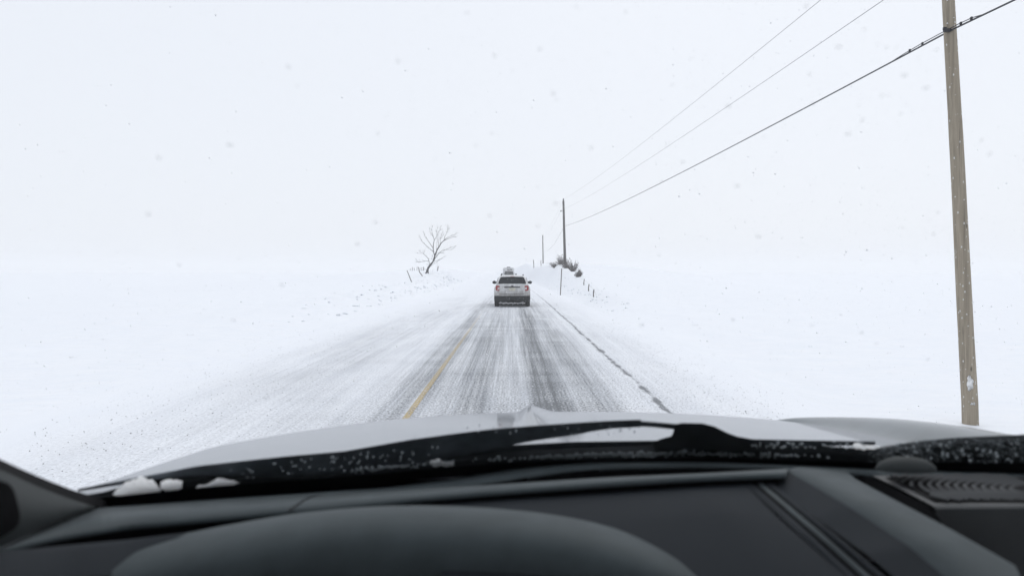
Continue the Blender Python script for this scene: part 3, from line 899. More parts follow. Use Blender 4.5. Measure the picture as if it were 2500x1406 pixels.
        mb = MB(); quad(mb, [(s * .885, 1.58, 1.26), (s * .89, 2.9, 1.23), (s * .785, 2.75, 1.56), (s * .778, 1.58, 1.60)], (s * .012, 0, .004)); mb.build('side_window', M['darkglass'], e)
        for yy in (.92, 3.86): wheel(e, (s * .845, yy, .365), .365, .26)
        mb = MB(); mb.tube([(s * .97, yy2, z2) for yy2, z2 in ((.42, .42), (.50, .66), (.72, .79), (.95, .82), (1.18, .78), (1.38, .64), (1.45, .42))], .028, 6); mb.build('wheel_arch', M['cladding'], e, smooth=True)
    mb = MB(); mb.box((0, 3.7, 1.77), (.07, .01, .01)); 
    mb = MB(); mb.tube([(0, .75, 1.705), (0, .66, 1.75), (0, .62, 1.755)], [.03, .018, .006], 6); mb.build('antenna_fin', M['white'], e)
suv()

def pickup():
    Y = 122.0
    e = empty('pickup_truck', (-.52, Y, 0.012))
    tag(e, 'white pickup seen over the roof of the dirty vehicle ahead with dark back window', 'truck', 'vehicles ahead on the road')
    mb = MB()
    loft([[(x, y, z) for x, z in ((-.98, .55), (-1.0, .75), (-.98, 1.12), (-.92, 1.18), (.92, 1.18), (.98, 1.12), (1.0, .75), (.98, .55))] for y in (0, .05, 1.95)], mb)
    bed = mb.build('bed', M['white2'], e)
    mb = MB(); quad(mb, [(-.80, -.01, .62), (.80, -.01, .62), (.80, -.01, 1.14), (-.80, -.01, 1.14)], (0, -.03, 0)); tg = mb.build('tailgate', M['white2'], e, bevel=.01)
    mb = MB(); mb.box((0, -.055, 1.02), (.20, .02, .06)); mb.build('handle', M['black'], tg)
    def hf(zr, wr, zt): return [(.97, .5), (1.0, .8), (.98, 1.15), (.94, 1.28), (wr + .05, zr - .14), (wr - .05, zr - .03), (wr - .3, zr)]
    mb = MB(); loft([ring(1.98, hf(2.00, .74, 0)), ring(2.12, hf(2.06, .76, 0)), ring(3.2, hf(2.08, .78, 0)), ring(4.0, hf(2.03, .76, 0)), ring(4.5, hf(1.55, .78, 0))], mb)
    cab = mb.build('cab', M['white2'], e, smooth=True, angle=40)
    mb = MB(); loft([ring(4.48, [(.97, .5), (1.0, .8), (.96, 1.2), (.85, 1.28)]), ring(5.6, [(.96, .5), (.99, .8), (.95, 1.15), (.82, 1.22)]), ring(5.75, [(.88, .55), (.90, .8), (.86, 1.0), (.75, 1.08)])], mb)
    mb.build('engine_hood', M['white2'], e, smooth=True, angle=40)
    mb = MB(); quad(mb, [(-.75, 1.965, 1.32), (.75, 1.965, 1.32), (.76, 1.965, 1.5), (.64, 1.985, 1.95), (-.64, 1.985, 1.95), (-.76, 1.965, 1.5)], (0, -.012, 0))
    mb.build('rear_window', M['darkglass'], e)
    mb = MB(); mb.box((0, 2.03, 2.035), (.4, .03, .02)); mb.build('brake_light', M['red'], e)
    for s in (-1, 1):
        mb = MB(); mb.blob((s * 1.22, 3.9, 1.42), (.13, .07, .14), seed=9, amp=.1, n=(12, 8)); mi = mb.build('mirror', M['cladding'], e, smooth=True)
        mb = MB(); mb.tube([(s * .95, 3.9, 1.36), (s * 1.15, 3.9, 1.38)], .03, 6); mb.build('mirror_arm', M['cladding'], mi)
        mb = MB(); quad(mb, [(s * .84, -.01, .78), (s * .98, .0, .78), (s * .98, .0, 1.14), (s * .84, -.01, 1.14)], (0, -.02, 0)); mb.build('tail_light', M['red'], e)
        mb = MB(); quad(mb, [(s * .95, 2.2, 1.32), (s * .95, 4.0, 1.32), (s * .82, 3.8, 1.95), (s * .80, 2.3, 1.95)], (s * .012, 0, 0)); mb.build('side_window', M['darkglass'], e)
        for yy in (.95, 4.75): wheel(e, (s * .86, yy, .39), .39, .28)
    mb = MB(); mb.box((0, -.08, .52), (1.9, .16, .2)); mb.build('bumper', M['chrome'], e, bevel=.03)
pickup()

def camper():
    Y = 140.0
    e = empty('camper_trailer', (-.66, Y, 0.012))
    tag(e, 'boxy white camper furthest ahead with a cooling unit on its roof', 'camper', 'vehicles ahead on the road')
    def hf(k): return [(1.02 * k, .55), (1.10 * k, .65), (1.12 * k, 1.6), (1.08 * k, 2.30), (.98 * k, 2.50), (.80 * k, 2.58)]
    mb = MB(); loft([ring(0, [(x * .97, .05 + z * .975) for x, z in hf(1)]), ring(.12, hf(1)), ring(5.2, hf(1)), ring(5.6, [(x * .9, .05 + z * .94) for x, z in hf(1)])], mb)
    mb.build('body', M['white3'], e, smooth=True, angle=35)
    mb = MB(); quad(mb, [(-.30, -.01, 2.12), (.92, -.01, 2.12), (.90, -.01, 2.30), (-.28, -.01, 2.30)], (0, -.02, 0)); mb.build('rear_window', M['darkglass'], e, bevel=.01)
    mb = MB(); quad(mb, [(-.86, -.01, 2.06), (-.66, -.01, 2.06), (-.66, -.01, 2.14), (-.86, -.01, 2.14)], (0, -.02, 0)); mb.build('vent', M['cladding'], e)
    mb = MB(); loft([[(x * k, y, z) for x, z in ((-.36, 2.57), (-.36, 2.68), (-.28, 2.76), (.28, 2.76), (.36, 2.68), (.36, 2.57))] for y, k in ((1.4, .9), (1.5, 1), (2.4, 1), (2.55, .9))], mb); ac = mb.build('roof_unit', M['cladding'], e)
    mb = MB(); mb.tube([(-1.06, -.03, 2.4), (-.9, -.03, 2.5), (.9, -.03, 2.5), (1.06, -.03, 2.4)], .02, 5); mb.build('edge_trim', M['chrome'], e)
    for s in (-1, 1):
        mb = MB(); quad(mb, [(s * .86, -.01, .9), (s * .98, -.01, .9), (s * .98, -.01, 1.15), (s * .86, -.01, 1.15)], (0, -.025, 0)); mb.build('tail_light', M['red'], e)
        for yy in (2.2, 3.0): wheel(e, (s * .98, yy, .34), .34, .2)
    mb = MB(); mb.box((0, -.06, .55), (2.0, .12, .12)); mb.build('bumper', M['cladding'], e)
camper()

# ------------------------------------------------------------------ the car the picture is taken from
own = empty('own_car', (0.18, 0.3, 0.0))
tag(own, 'silver hooded car with grey dashboard from whose cabin the road is seen', 'car')
OFF = Vector(own.location)

def place(o):
    """own-car parts are built in scene coordinates; keep them there under the car's Empty"""
    o.parent = own
    o.matrix_parent_inverse = Matrix.Translation(-OFF)
    return o
def sub(o, parent):
    o.parent = parent
    return o

# --- windshield surface: a gently bowed pane leaning back
RAKE = Vector((0, -.72, .69))
def glass_base(X):
    return 1.06 - .20 * ((X - .18) / .75) ** 2, EYE - .300
def glass_pt(X, s, out=0.0):
    y, z = glass_base(X)
    return Vector((X, y + RAKE.y * s + out * .69, z + RAKE.z * s + out * .72))
def on_glass(px, py, out=0.0):
    a = (px - CX) / FPX; c = -(py - CY) / FPX
    X = a * .9
    for _ in range(12):
        yb, zb = glass_base(X); zb -= EYE
        yb += out * .69; zb += out * .72
        s = (c * yb - zb) / (.69 + .72 * c)
        Y = yb - .72 * s; X = a * Y
    return Vector((X, Y, EYE + c * Y))

def interp_rail(rail, n):
    xs_ = [p[0] for p in rail]
    L = [0]
    for a, b in zip(rail, rail[1:]): L.append(L[-1] + math.hypot(b[0] - a[0], b[1] - a[1]) + 1e-6)
    out = []
    for i in range(n):
        t = L[-1] * i / (n - 1)
        out.append(tuple(float(np.interp(t, L, [p[k] for p in rail])) for k in range(len(rail[0]))))
    return out

def smooth_pts(pts, it=2):
    for _ in range(it):
        pts = [pts[0]] + [tuple((a[k] + 2 * b[k] + c[k]) / 4 for k in range(len(b))) for a, b, c in zip(pts, pts[1:], pts[2:])] + [pts[-1]]
    return pts

def rails_mesh(name, rails, m, parent=None, n=40, smooth_sh=True, angle=45, thick=0.0, it=2, byx=False):
    """surface lofted through rails given as sight line + distance (photo px, py, metres)"""
    mb = MB(); R_ = []
    for r in rails:
        if byx:
            xx = np.linspace(r[0][0], r[-1][0], n)
            q_ = [(x,) + tuple(float(np.interp(x, [p[0] for p in r], [p[k] for p in r])) for k in (1, 2)) for x in xx]
        else: q_ = interp_rail(r, n)
        R_.append([P(*q) for q in smooth_pts(q_, it)])
    vs = [p for r in R_ for p in r]; fs = []
    for i in range(len(R_) - 1):
        for k in range(n - 1): fs.append((i * n + k, i * n + k + 1, (i + 1) * n + k + 1, (i + 1) * n + k))
    mb.add(vs, fs)
    o = mb.build(name, m, None, smooth=smooth_sh, angle=angle)
    if thick:
        s = o.modifiers.new('solid', 'SOLIDIFY'); s.thickness = thick; s.offset = -1
    if parent is None: place(o)
    else: sub(o, parent)
    return o

# --- hood
def hood_z(X, Y):
    xc = X - .18
    t = min(max((Y - 1.05), 0), 1.3)
    z = -.276 - .0985 * t - .0105 * t * t
    z -= .060 * xc * xc
    # centre crease
    g = smooth((Y - 1.25) / .7)
    dx = X - (.045 - .03 * (2.0 - Y))
    z += .019 * g * (math.exp(-(dx / .016) ** 2) if dx < 0 else math.exp(-(dx / .042) ** 2))
    return z
def hood_front(X):
    xc = abs(X - .18)
    return 2.0 - .55 * (xc / .85) ** 3.2
def hood():
    mb = MB(); nx, ny = 150, 70
    XS = np.linspace(-.70, 1.06, nx); vs = []
    for j in range(ny):
        for i in range(nx):
            X = XS[i]; f = hood_front(X)
            t = j / (ny - 1)
            if t < .8: Y = 1.0 + (f - 1.0) * (t / .8); z = hood_z(X, Y)
            else:
                a = (t - .8) / .2 * 1.45
                Y = f + .16 * math.sin(a); z = hood_z(X, f) - .14 * math.sin(a) - .30 * (1 - math.cos(a))
            ed = abs(X - .18) - .80
            if ed > 0: z -= .9 * ed * ed * 14
            vs.append((X, Y, EYE + z))
    fs = [(j * nx + i, j * nx + i + 1, (j + 1) * nx + i + 1, (j + 1) * nx + i) for j in range(ny - 1) for i in range(nx - 1)]
    mb.add(vs, fs)
    place(mb.build('hood', M['hood'], None, smooth=True))
hood()

def fender_right():
    # raised wing crest along the right edge of the hood
    mb = MB(); rings = []
    pts = [(.70, 2.06, -.425, .0), (.735, 1.985, -.393, .002), (.775, 1.90, -.372, .010), (.82, 1.78, -.348, .030), (.85, 1.65, -.325, .040), (.875, 1.5, -.307, .046), (.895, 1.35, -.294, .050), (.905, 1.15, -.282, .052), (.91, .95, -.275, .05)]
    for (x, y, z, k) in pts:
        w0 = .012 + k * 1.5
        rings.append([(x - w0 * 1.6, y, EYE + hood_z(x - w0 * 1.6, y) - .012), (x - w0, y, EYE + z - k * .86), (x - w0 * .5, y, EYE + z - k * .34), (x, y, EYE + z), (x + .02 + k * .7, y, EYE + z - .006), (x + .04 + k * 1.6, y - .02, EYE + z - .05), (x + .06 + k * 1.8, y - .03, EYE + z - .35)])
    n = len(rings[0])
    vs = [p for r in rings for p in r]
    fs = [(i * n + k, i * n + k + 1, (i + 1) * n + k + 1, (i + 1) * n + k) for i in range(len(rings) - 1) for k in range(n - 1)]
    mb.add(vs, fs)
    o = mb.build('fender', M['fender'], None, smooth=True)
    s = o.modifiers.new('sub', 'SUBSURF'); s.levels = 2; s.render_levels = 2
    place(o)
fender_right()

# --- body shell round the cabin
def shell():
    def bx(name, c, s, m, bev=.02):
        mb = MB(); mb.box(c, s); return place(mb.build(name, m, None, bevel=bev))
    XC = .18
    bx('roof', (XC, -.75, EYE + .385), (1.44, 2.3, .05), M['liner'])
    bx('outer_roof', (XC, -.75, EYE + .425), (1.50, 2.34, .03), M['hood'])
    for s, nm in ((-1, 'door'), (1, 'door')):
        d = bx(nm, (XC + s * .90, -.55, .98), (.12, 2.6, 1.15), M['hood'], .03)
        mb = MB(); mb.box((XC + s * .82, -.55, 1.05), (.04, 2.4, 1.0)); sub(mb.build('door_lining', M['trim'], None, bevel=.01), d); 
        d.children[0].matrix_parent_inverse = d.matrix_parent_inverse.copy() @ Matrix.Identity(4)
        d.children[0].matrix_parent_inverse = Matrix.Identity(4)
        mb = MB(); quad(mb, [(XC + s * .87, .60, 1.57), (XC + s * .87, -1.8, 1.57), (XC + s * .73, -1.7, EYE + .36), (XC + s * .73, .30, EYE + .36)], (s * .004, 0, 0)); place(mb.build('side_window', M['glass'], None))
        for yy in (-.35, -1.75):
            mb = MB(); mb.tube([(XC + s * .87, yy, 1.5), (XC + s * .73, yy, EYE + .38)], .05, 8); place(mb.build('side_pillar', M['trim'], None))
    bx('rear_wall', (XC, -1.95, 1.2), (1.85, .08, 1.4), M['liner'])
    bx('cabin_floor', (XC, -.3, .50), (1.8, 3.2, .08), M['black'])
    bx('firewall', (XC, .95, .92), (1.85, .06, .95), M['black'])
    bx('front_fascia', (XC, 2.02, .85), (1.35, .22, 1.05), M['hood'], .08)
    for s in (-1, 1):
        mb = MB(); mb.box((XC + s * .87, 1.45, 1.02), (.12, 1.1, .95)); place(mb.build('front_wing', M['hood'], None, bevel=.05))
        for yy in (1.45, -1.5):
            t = wheel(None, (XC + s * .80, yy, .38), .38, .26); t.parent = None
            for ch in list(t.children): ch.parent = t
            place(t)
shell()

# --- windshield, frit, cowl
def windshield():
    mb = MB(); n, mS = 33, 9
    XS = np.linspace(-.66, 1.02, n); vs = []
    for j in range(mS):
        for X in XS:
            k = (X - .18) * (1 - .14 * j / (mS - 1)) + .18
            p = glass_pt(k, .97 * j / (mS - 1)); vs.append(p)
    mb.add(vs, [(j * n + i, j * n + i + 1, (j + 1) * n + i + 1, (j + 1) * n + i) for j in range(mS - 1) for i in range(n - 1)])
    ws = place(mb.build('windshield', M['glass'], None, smooth=True))
    up = [(150,1213),(240,1204),(330,1178),(420,1164),(480,1156),(580,1152),(700,1150),(840,1142),(1000,1122),(1110,1108),(1300,1098),(1600,1086),(1850,1083),(2000,1088),(2100,1094),(2150,1096),(2200,1083),(2240,1077),(2330,1068),(2500,1060),(2750,1046),(3200,1030)]
    lo = [(150,1222),(240,1214),(330,1206),(480,1190),(700,1173),(840,1163),(1000,1149),(1110,1139),(1300,1125),(1600,1119),(1850,1121),(2000,1125),(2150,1129),(2500,1130),(2750,1130),(3200,1135)]
    mb = MB(); n = 90
    top = [on_glass(x, y, -.004) for x, y in smooth_pts(interp_rail(lo, n), 2)]
    vs = list(top) + [glass_pt(p.x, -.02, -.004) for p in top]
    mb.add(vs, [(i, i + 1, n + i + 1, n + i) for i in range(n - 1)])
    fr = mb.build('black_band', M['frit'], None); sub(fr, ws)
    # plastic cowl just outside the foot of the glass
    mb = MB(); vs = []
    for x, y in interp_rail(up, n):
        p = on_glass(x, y, .034); q = on_glass(x, y + 16, .026); r = glass_pt(p.x, -.02, .012)
        t = p + Vector((0, .05, -.015))
        vs += [t, p, q, r, r + Vector((0, -.03, -.03))]
    mb.add(vs, [(i * 5 + k, i * 5 + k + 1, (i + 1) * 5 + k + 1, (i + 1) * 5 + k) for i in range(n - 1) for k in range(4)])
    place(mb.build('cowl', M['cowl'], None, smooth=True, angle=40))
    return ws
WS = windshield()

# header and pillars
def pillars():
    # left pillar: trim facing the driver with the black glass edge outside it
    rails = [[(-900, 690, .40), (-400, 925, .50), (0, 1121, .66), (109, 1170, .74), (215, 1210, .82), (262, 1222, .87)],
             [(-900, 790, .38), (-400, 995, .48), (0, 1152, .64), (109, 1200, .725), (205, 1230, .80), (262, 1242, .86)]]
    ed = rails_mesh('glass_edge', rails, M['black'], None, n=30)
    rails = [[(-900, 778, .385), (-400, 985, .485), (0, 1145, .635), (109, 1195, .72), (200, 1227, .795), (232, 1236, .83)],
             [(-900, 1000, .36), (-400, 1120, .46), (0, 1235, .61), (80, 1240, .68), (170, 1245, .76), (232, 1239, .828)],
             [(-900, 1500, .34), (-400, 1440, .44), (0, 1339, .60), (65, 1307, .655), (152, 1270, .735), (230, 1241, .828)]]
    tr = rails_mesh('pillar_trim', rails, M['trim'], None, n=40, thick=.01)
    # dark rounded cover low on the pillar
    ol = [(-120, 1140), (-40, 1160), (0, 1172), (20, 1178), (33, 1190), (42, 1222), (50, 1256), (49, 1276), (38, 1290), (0, 1314), (-60, 1345), (-150, 1360)]
    ol = [tuple(q) for q in smooth_pts(interp_rail(ol, 40), 1)]
    mb = MB(); a = [P(x, y, .575 + .0004 * (x)) for x, y in ol]; cen = P(-40, 1250, .555)
    n = len(a); mb.add(a + [p * 1.0 + (cen - p) * .10 for p in a] + [cen], [(i, (i + 1) % n, n + (i + 1) % n, n + i) for i in range(n)] + [(n + i, n + (i + 1) % n, 2 * n) for i in range(n)])
    cv = place(mb.build('speaker_cover', M['black'], None, smooth=True))
    # right pillar and the roof header, beyond the frame
    mb = MB(); mb.tube([glass_pt(1.0, 0.0) + Vector((.03, 0, 0)), glass_pt(.93, .5) + Vector((.01, 0, 0)), glass_pt(.88, .98)], .045, 8); place(mb.build('right_pillar', M['trim'], None, smooth=True))
    mb = MB(); mb.box((.18, glass_base(.18)[0] - .70, EYE + .375), (1.46, .12, .06)); place(mb.build('header', M['liner'], None, bevel=.015))
pillars()

# --- wipers
def ribbon(name, pts, m, parent=None, out=.026, th=.014, n=60):
    """bar lying just off the glass; pts = (px, py_top, py_bottom)"""
    q = interp_rail(pts, n)
    mb = MB(); vs = []
    for (x, a, b) in q:
        for y, o in ((a, out + th), (a, out), (b, out), (b, out + th)):
            vs.append(on_glass(x, y, o))
    fs = []
    for i in range(n - 1):
        for k in range(4): fs.append((i * 4 + k, i * 4 + (k + 1) % 4, (i + 1) * 4 + (k + 1) % 4, (i + 1) * 4 + k))
    fs += [(0, 1, 2, 3), ((n - 1) * 4 + 3, (n - 1) * 4 + 2, (n - 1) * 4 + 1, (n - 1) * 4)]
    mb.add(vs, fs)
    o = mb.build(name, m, None)
    if parent is None: place(o)
    else: sub(o, parent)
    return o
def wipers():
    b1 = ribbon('wiper', [(190,1193,1199),(330,1166,1178),(420,1149,1165),(480,1137,1160),(580,1126,1160),(700,1113,1166),(840,1101,1156),(1000,1073,1134),(1110,1058,1116),(1200,1047,1096),(1300,1039,1076),(1400,1032,1062),(1450,1029,1052),(1500,1026,1045),(1565,1024,1042)], M['rubber'])
    b1['label'] = 'long black wiper blade lying across the foot of the windshield'
    ribbon('arm', [(1540,1026,1039),(1600,1030,1043),(1668,1036,1050)], M['rubber'], b1, out=.022, n=12)
    ribbon('knuckle', [(1596,1080,1092),(1612,1071,1094),(1640,1064,1096),(1650,1036,1096),(1662,1032,1096),(1715,1033,1098),(1745,1041,1098),(1775,1056,1098),(1800,1065,1098),(1840,1072,1096),(1868,1082,1094)], M['cowl'], b1, out=.010, th=.03, n=50)
    mb = MB(); c = on_glass(1700, 1045, .046); mb.blob(c, (.007, .004, .007), n=(10, 6), amp=0); sub(mb.build('pivot_nut', M['black'], None, smooth=True), b1)
    b2 = ribbon('wiper', [(1105,1098,1112),(1150,1091,1112),(1250,1086,1112),(1400,1078,1108),(1600,1075,1104),(1760,1074,1100)], M['rubber'], out=.042, n=40)
    b2['label'] = 'black lower wiper arm crossing behind the long blade'
    ribbon('tip', [(1103,1097,1104),(1120,1089,1103),(1145,1085,1100),(1160,1084,1099)], M['cowl'], b2, out=.038, th=.02, n=14)
    ribbon('blade', [(1780,1070,1088),(1850,1072,1088),(1950,1074,1090),(2137,1077,1086)], M['rubber'], b2, out=.022, n=30)
wipers()

# --- dashboard
dash = rails_mesh('dashboard', [
    [(245,1238,.86),(560,1214,.93),(800,1198,.965),(950,1188,.98),(1106,1168,1.0),(1196,1150,1.01),(1304,1132,1.02),(1412,1124,1.02),(1700,1122,1.02),(1917,1131,1.01),(2150,1141,.985),(2500,1146,.95),(2850,1152,.90),(3250,1160,.84)],
    [(235,1241,.84),(560,1222,.89),(800,1206,.925),(950,1200,.94),(1106,1186,.955),(1232,1171,.965),(1340,1151,.985),(1484,1138,.99),(1700,1133,.99),(1917,1138,.985),(2150,1158,.94),(2500,1163,.91),(2850,1168,.86),(3250,1176,.80)],
    ], M['dash'], None, n=90, thick=.006)
# front pad left, running into the strip in front of the recess
pad = rails_mesh('dash_pad', [
    [(-200,1404,.53),(0,1336,.625),(120,1284,.72),(235,1239,.845),(560,1219,.905),(800,1205,.935),(950,1197,.93),(1106,1187,.90),(1268,1178,.88),(1484,1164,.865),(1700,1155,.86),(1816,1149,.86),(1925,1143,.865)],
    [(-200,1410,.525),(0,1342,.615),(80,1319,.64),(160,1303,.67),(320,1279,.72),(600,1255,.76),(800,1237,.775),(1000,1217,.785),(1160,1202,.79),(1484,1177,.80),(1700,1164,.805),(1816,1159,.81),(1917,1156,.815)],
    ], M['dash'], None, n=90, thick=.005, byx=True)
sub(rails_mesh('seam', [[(700,1247,.757),(716,1236,.79),(735,1222,.85),(762,1209,.91),(800,1205,.93)], [(706,1247,.756),(722,1236,.789),(741,1223,.849),(768,1211,.909),(800,1206.5,.929)]], M['black'], dash, n=16), pad)
# recess floor and back wall behind the strip
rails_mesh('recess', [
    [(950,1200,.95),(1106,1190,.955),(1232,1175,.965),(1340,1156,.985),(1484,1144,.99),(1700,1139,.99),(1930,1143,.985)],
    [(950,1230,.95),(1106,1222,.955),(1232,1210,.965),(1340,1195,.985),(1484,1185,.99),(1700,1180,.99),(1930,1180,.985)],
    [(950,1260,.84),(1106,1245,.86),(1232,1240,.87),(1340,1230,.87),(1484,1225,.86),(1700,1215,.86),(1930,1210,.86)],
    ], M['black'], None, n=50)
# vertical front face under the lip, its shade painted in as black
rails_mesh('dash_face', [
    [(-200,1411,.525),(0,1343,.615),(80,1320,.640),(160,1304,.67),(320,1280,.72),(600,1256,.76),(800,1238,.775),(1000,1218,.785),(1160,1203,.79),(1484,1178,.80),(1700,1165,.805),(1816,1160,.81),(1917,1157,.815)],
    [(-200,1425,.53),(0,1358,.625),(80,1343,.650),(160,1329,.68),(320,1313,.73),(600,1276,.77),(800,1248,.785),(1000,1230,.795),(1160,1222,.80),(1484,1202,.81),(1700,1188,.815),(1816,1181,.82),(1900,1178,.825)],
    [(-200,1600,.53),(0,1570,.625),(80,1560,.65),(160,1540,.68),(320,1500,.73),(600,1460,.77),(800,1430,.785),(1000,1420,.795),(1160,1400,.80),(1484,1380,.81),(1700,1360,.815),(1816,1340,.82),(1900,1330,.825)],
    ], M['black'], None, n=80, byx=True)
# instrument hood
def cowl_hood():
    c = [(40,1480),(120,1415),(205,1366),(330,1328),(480,1295),(600,1272),(720,1252),(860,1238),(960,1233),(1060,1233),(1180,1238),(1310,1249),(1420,1267),(1530,1296),(1620,1328),(1700,1366),(1765,1410),(1830,1480)]
    mid = 950
    def r(dy, Y, sx): return [((x - mid) * sx + mid, y + dy, Y + .05 * (1 - ((x - mid) / 800) ** 2)) for x, y in c]
    rails_mesh('instrument_hood', [r(60, .73, .98), r(8, .705, 1.0), r(0, .685, 1.0), r(18, .66, .99), r(44, .638, .99), r(72, .628, .99), r(100, .622, .99), r(140, .620, .99), r(320, .63, .99)], M['dash'], None, n=70, thick=.004, angle=70)
cowl_hood()
rails_mesh('dash_side', [
    [(-260,1400,.50),(0,1346,.58),(160,1330,.655),(330,1314,.70),(480,1296,.72)],
    [(-260,1420,.49),(0,1362,.575),(160,1345,.64),(330,1328,.69),(480,1306,.71)],
    [(-260,1500,.47),(0,1420,.55),(160,1410,.62),(330,1400,.66),(480,1390,.68)]], M['dash2'], None, n=40)
# centre panel
panel = rails_mesh('centre_panel', [
    [(1000,1226,.80),(1160,1221,.795),(1484,1200,.805),(1700,1186,.81),(1816,1180,.815)],
    [(1050,1290,.72),(1250,1290,.715),(1560,1270,.72),(1780,1250,.72),(1905,1268,.72)],
    [(1100,1470,.635),(1350,1470,.63),(1650,1460,.63),(1950,1450,.63),(2100,1440,.63)]], M['dash2'], None, n=50)
# trim ridges beside the panel
for (a0, a1, b0, b1, m, dz) in ((1816, 2095, 1838, 2128, 'dash2', 0), (1838, 2128, 1848, 2143, 'black', 0), (1848, 2143, 1863, 2166, 'dash', 0), (1863, 2166, 1870, 2178, 'black', 0), (1870, 2178, 1886, 2202, 'dash2', 0)):
    rails_mesh('trim_ridge', [[(a0, 1180, .815), ((a0 + a1) / 2, 1308, .70), (a1, 1440, .63)], [((a0 + b0) / 2, 1179, .814), ((a0 + a1 + b0 + b1) / 4, 1304, .698), ((a1 + b1) / 2, 1440, .627)], [(b0, 1179, .816), ((b0 + b1) / 2, 1307, .70), (b1, 1440, .63)]], M[m], None, n=14)
# beam running towards the passenger side: left facet's shade is coloured in with darker vinyl
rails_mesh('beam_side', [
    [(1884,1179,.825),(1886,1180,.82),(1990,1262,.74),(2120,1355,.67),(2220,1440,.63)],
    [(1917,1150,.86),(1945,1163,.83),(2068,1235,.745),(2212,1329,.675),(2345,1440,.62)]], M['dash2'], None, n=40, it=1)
rails_mesh('console_beam', [
    [(1917,1146,.86),(1945,1162,.83),(2068,1234,.745),(2212,1328,.675),(2345,1440,.62)],
    [(1960,1138,.985),(2010,1150,.90),(2150,1220,.765),(2330,1315,.69),(2500,1425,.63)],
    [(2060,1140,.985),(2082,1165,.92),(2190,1222,.80),(2320,1290,.72),(2480,1380,.66)],
    [(2064,1145,.985),(2086,1172,.92),(2194,1230,.80),(2324,1300,.72),(2484,1395,.66)],
    [(2064,1265,.985),(2086,1292,.92),(2194,1350,.80),(2324,1420,.72),(2484,1515,.66)]], M['dash'], None, n=40, angle=28, thick=.004, it=1)
# speaker grille
gr = rails_mesh('speaker_grille', [
    [(2129,1160,.925),(2300,1160,.92),(2500,1163,.905),(2850,1168,.86),(3250,1176,.80)],
    [(2200,1194,.855),(2350,1194,.85),(2530,1195,.84),(2880,1196,.81),(3270,1200,.76)],
    [(2277,1234,.79),(2400,1233,.785),(2560,1232,.78),(2900,1230,.76),(3290,1232,.72)],
    [(2284,1241,.787),(2404,1240,.782),(2562,1239,.777),(2902,1237,.757),(3292,1239,.717)],
    [(2300,1420,.80),(2420,1420,.79),(2580,1420,.785),(2920,1420,.765),(3300,1420,.72)]], M['dash3'], None, n=40, angle=30, it=0)
gb = rails_mesh('grille_base', [[(2160,1166,.912),(2300,1165.5,.91),(2500,1167,.896),(2850,1171,.852)], [(2283,1226,.80),(2400,1226,.795),(2560,1225,.787),(2900,1224,.767)]], M['black'], gr, n=30, it=0)
gb.location.z += .0012
def grille_ribs():
    mb = MB()
    c = P(2560, 1196, .835)
    za = P(2300, 1160, .92).z; zb = P(2400, 1233, .785).z
    for k in range(4, 31):
        r = .0072 * k
        run = []
        for j in range(60):
            a = math.pi * (.5 + j / 59.0)
            x, y = c.x + r * 1.35 * math.cos(a), c.y + r * .9 * math.sin(a)
            z = zb + (za - zb) * (y - .785) / .135
            lx = P(2129, 1160, .925).x + (P(2277, 1234, .79).x - P(2129, 1160, .925).x) * (0.915 - y) / .125 + .012
            if .795 < y < .912 and lx < x < .70: run.append(Vector((x, y, z + .0028)))
            else:
                if len(run) > 2: mb.tube(run, .0022, 4)
                run = []
        if len(run) > 2: mb.tube(run, .0022, 4)
    o = mb.build('grille_ribs', M['dash3'], None); o['kind'] = 'stuff'; sub(o, gr)
grille_ribs()
rails_mesh('slot', [[(2060,1150,.985),(2129,1165,.92),(2277,1240,.79),(2300,1275,.785)], [(2060,1260,.985),(2086,1300,.92),(2194,1380,.80),(2324,1450,.72)]], M['black'], None, n=14)
def dome():
    mb = MB(); c = P(2212, 1146, .885); nu, nv = 28, 8; vs = []
    for j in range(nv + 1):
        th = math.pi / 2 * j / nv
        for i in range(nu):
            ph = 2 * math.pi * i / nu
            vs.append((c.x + .036 * math.cos(th) * math.cos(ph), c.y + .018 * math.cos(th) * math.sin(ph), c.z + .0155 * math.sin(th)))
    mb.add(vs, [(j * nu + i, j * nu + (i + 1) % nu, (j + 1) * nu + (i + 1) % nu, (j + 1) * nu + i) for j in range(nv) for i in range(nu)])
    place(mb.build('sensor_dome', M['trim'], None, smooth=True))
dome()
mb = MB(); mb.box((.18, .80, 1.35), (1.7, .30, .45)); place(mb.build('lower_dash_light_block', M['black'], None))  # unseen box added to stop light leaking up from below

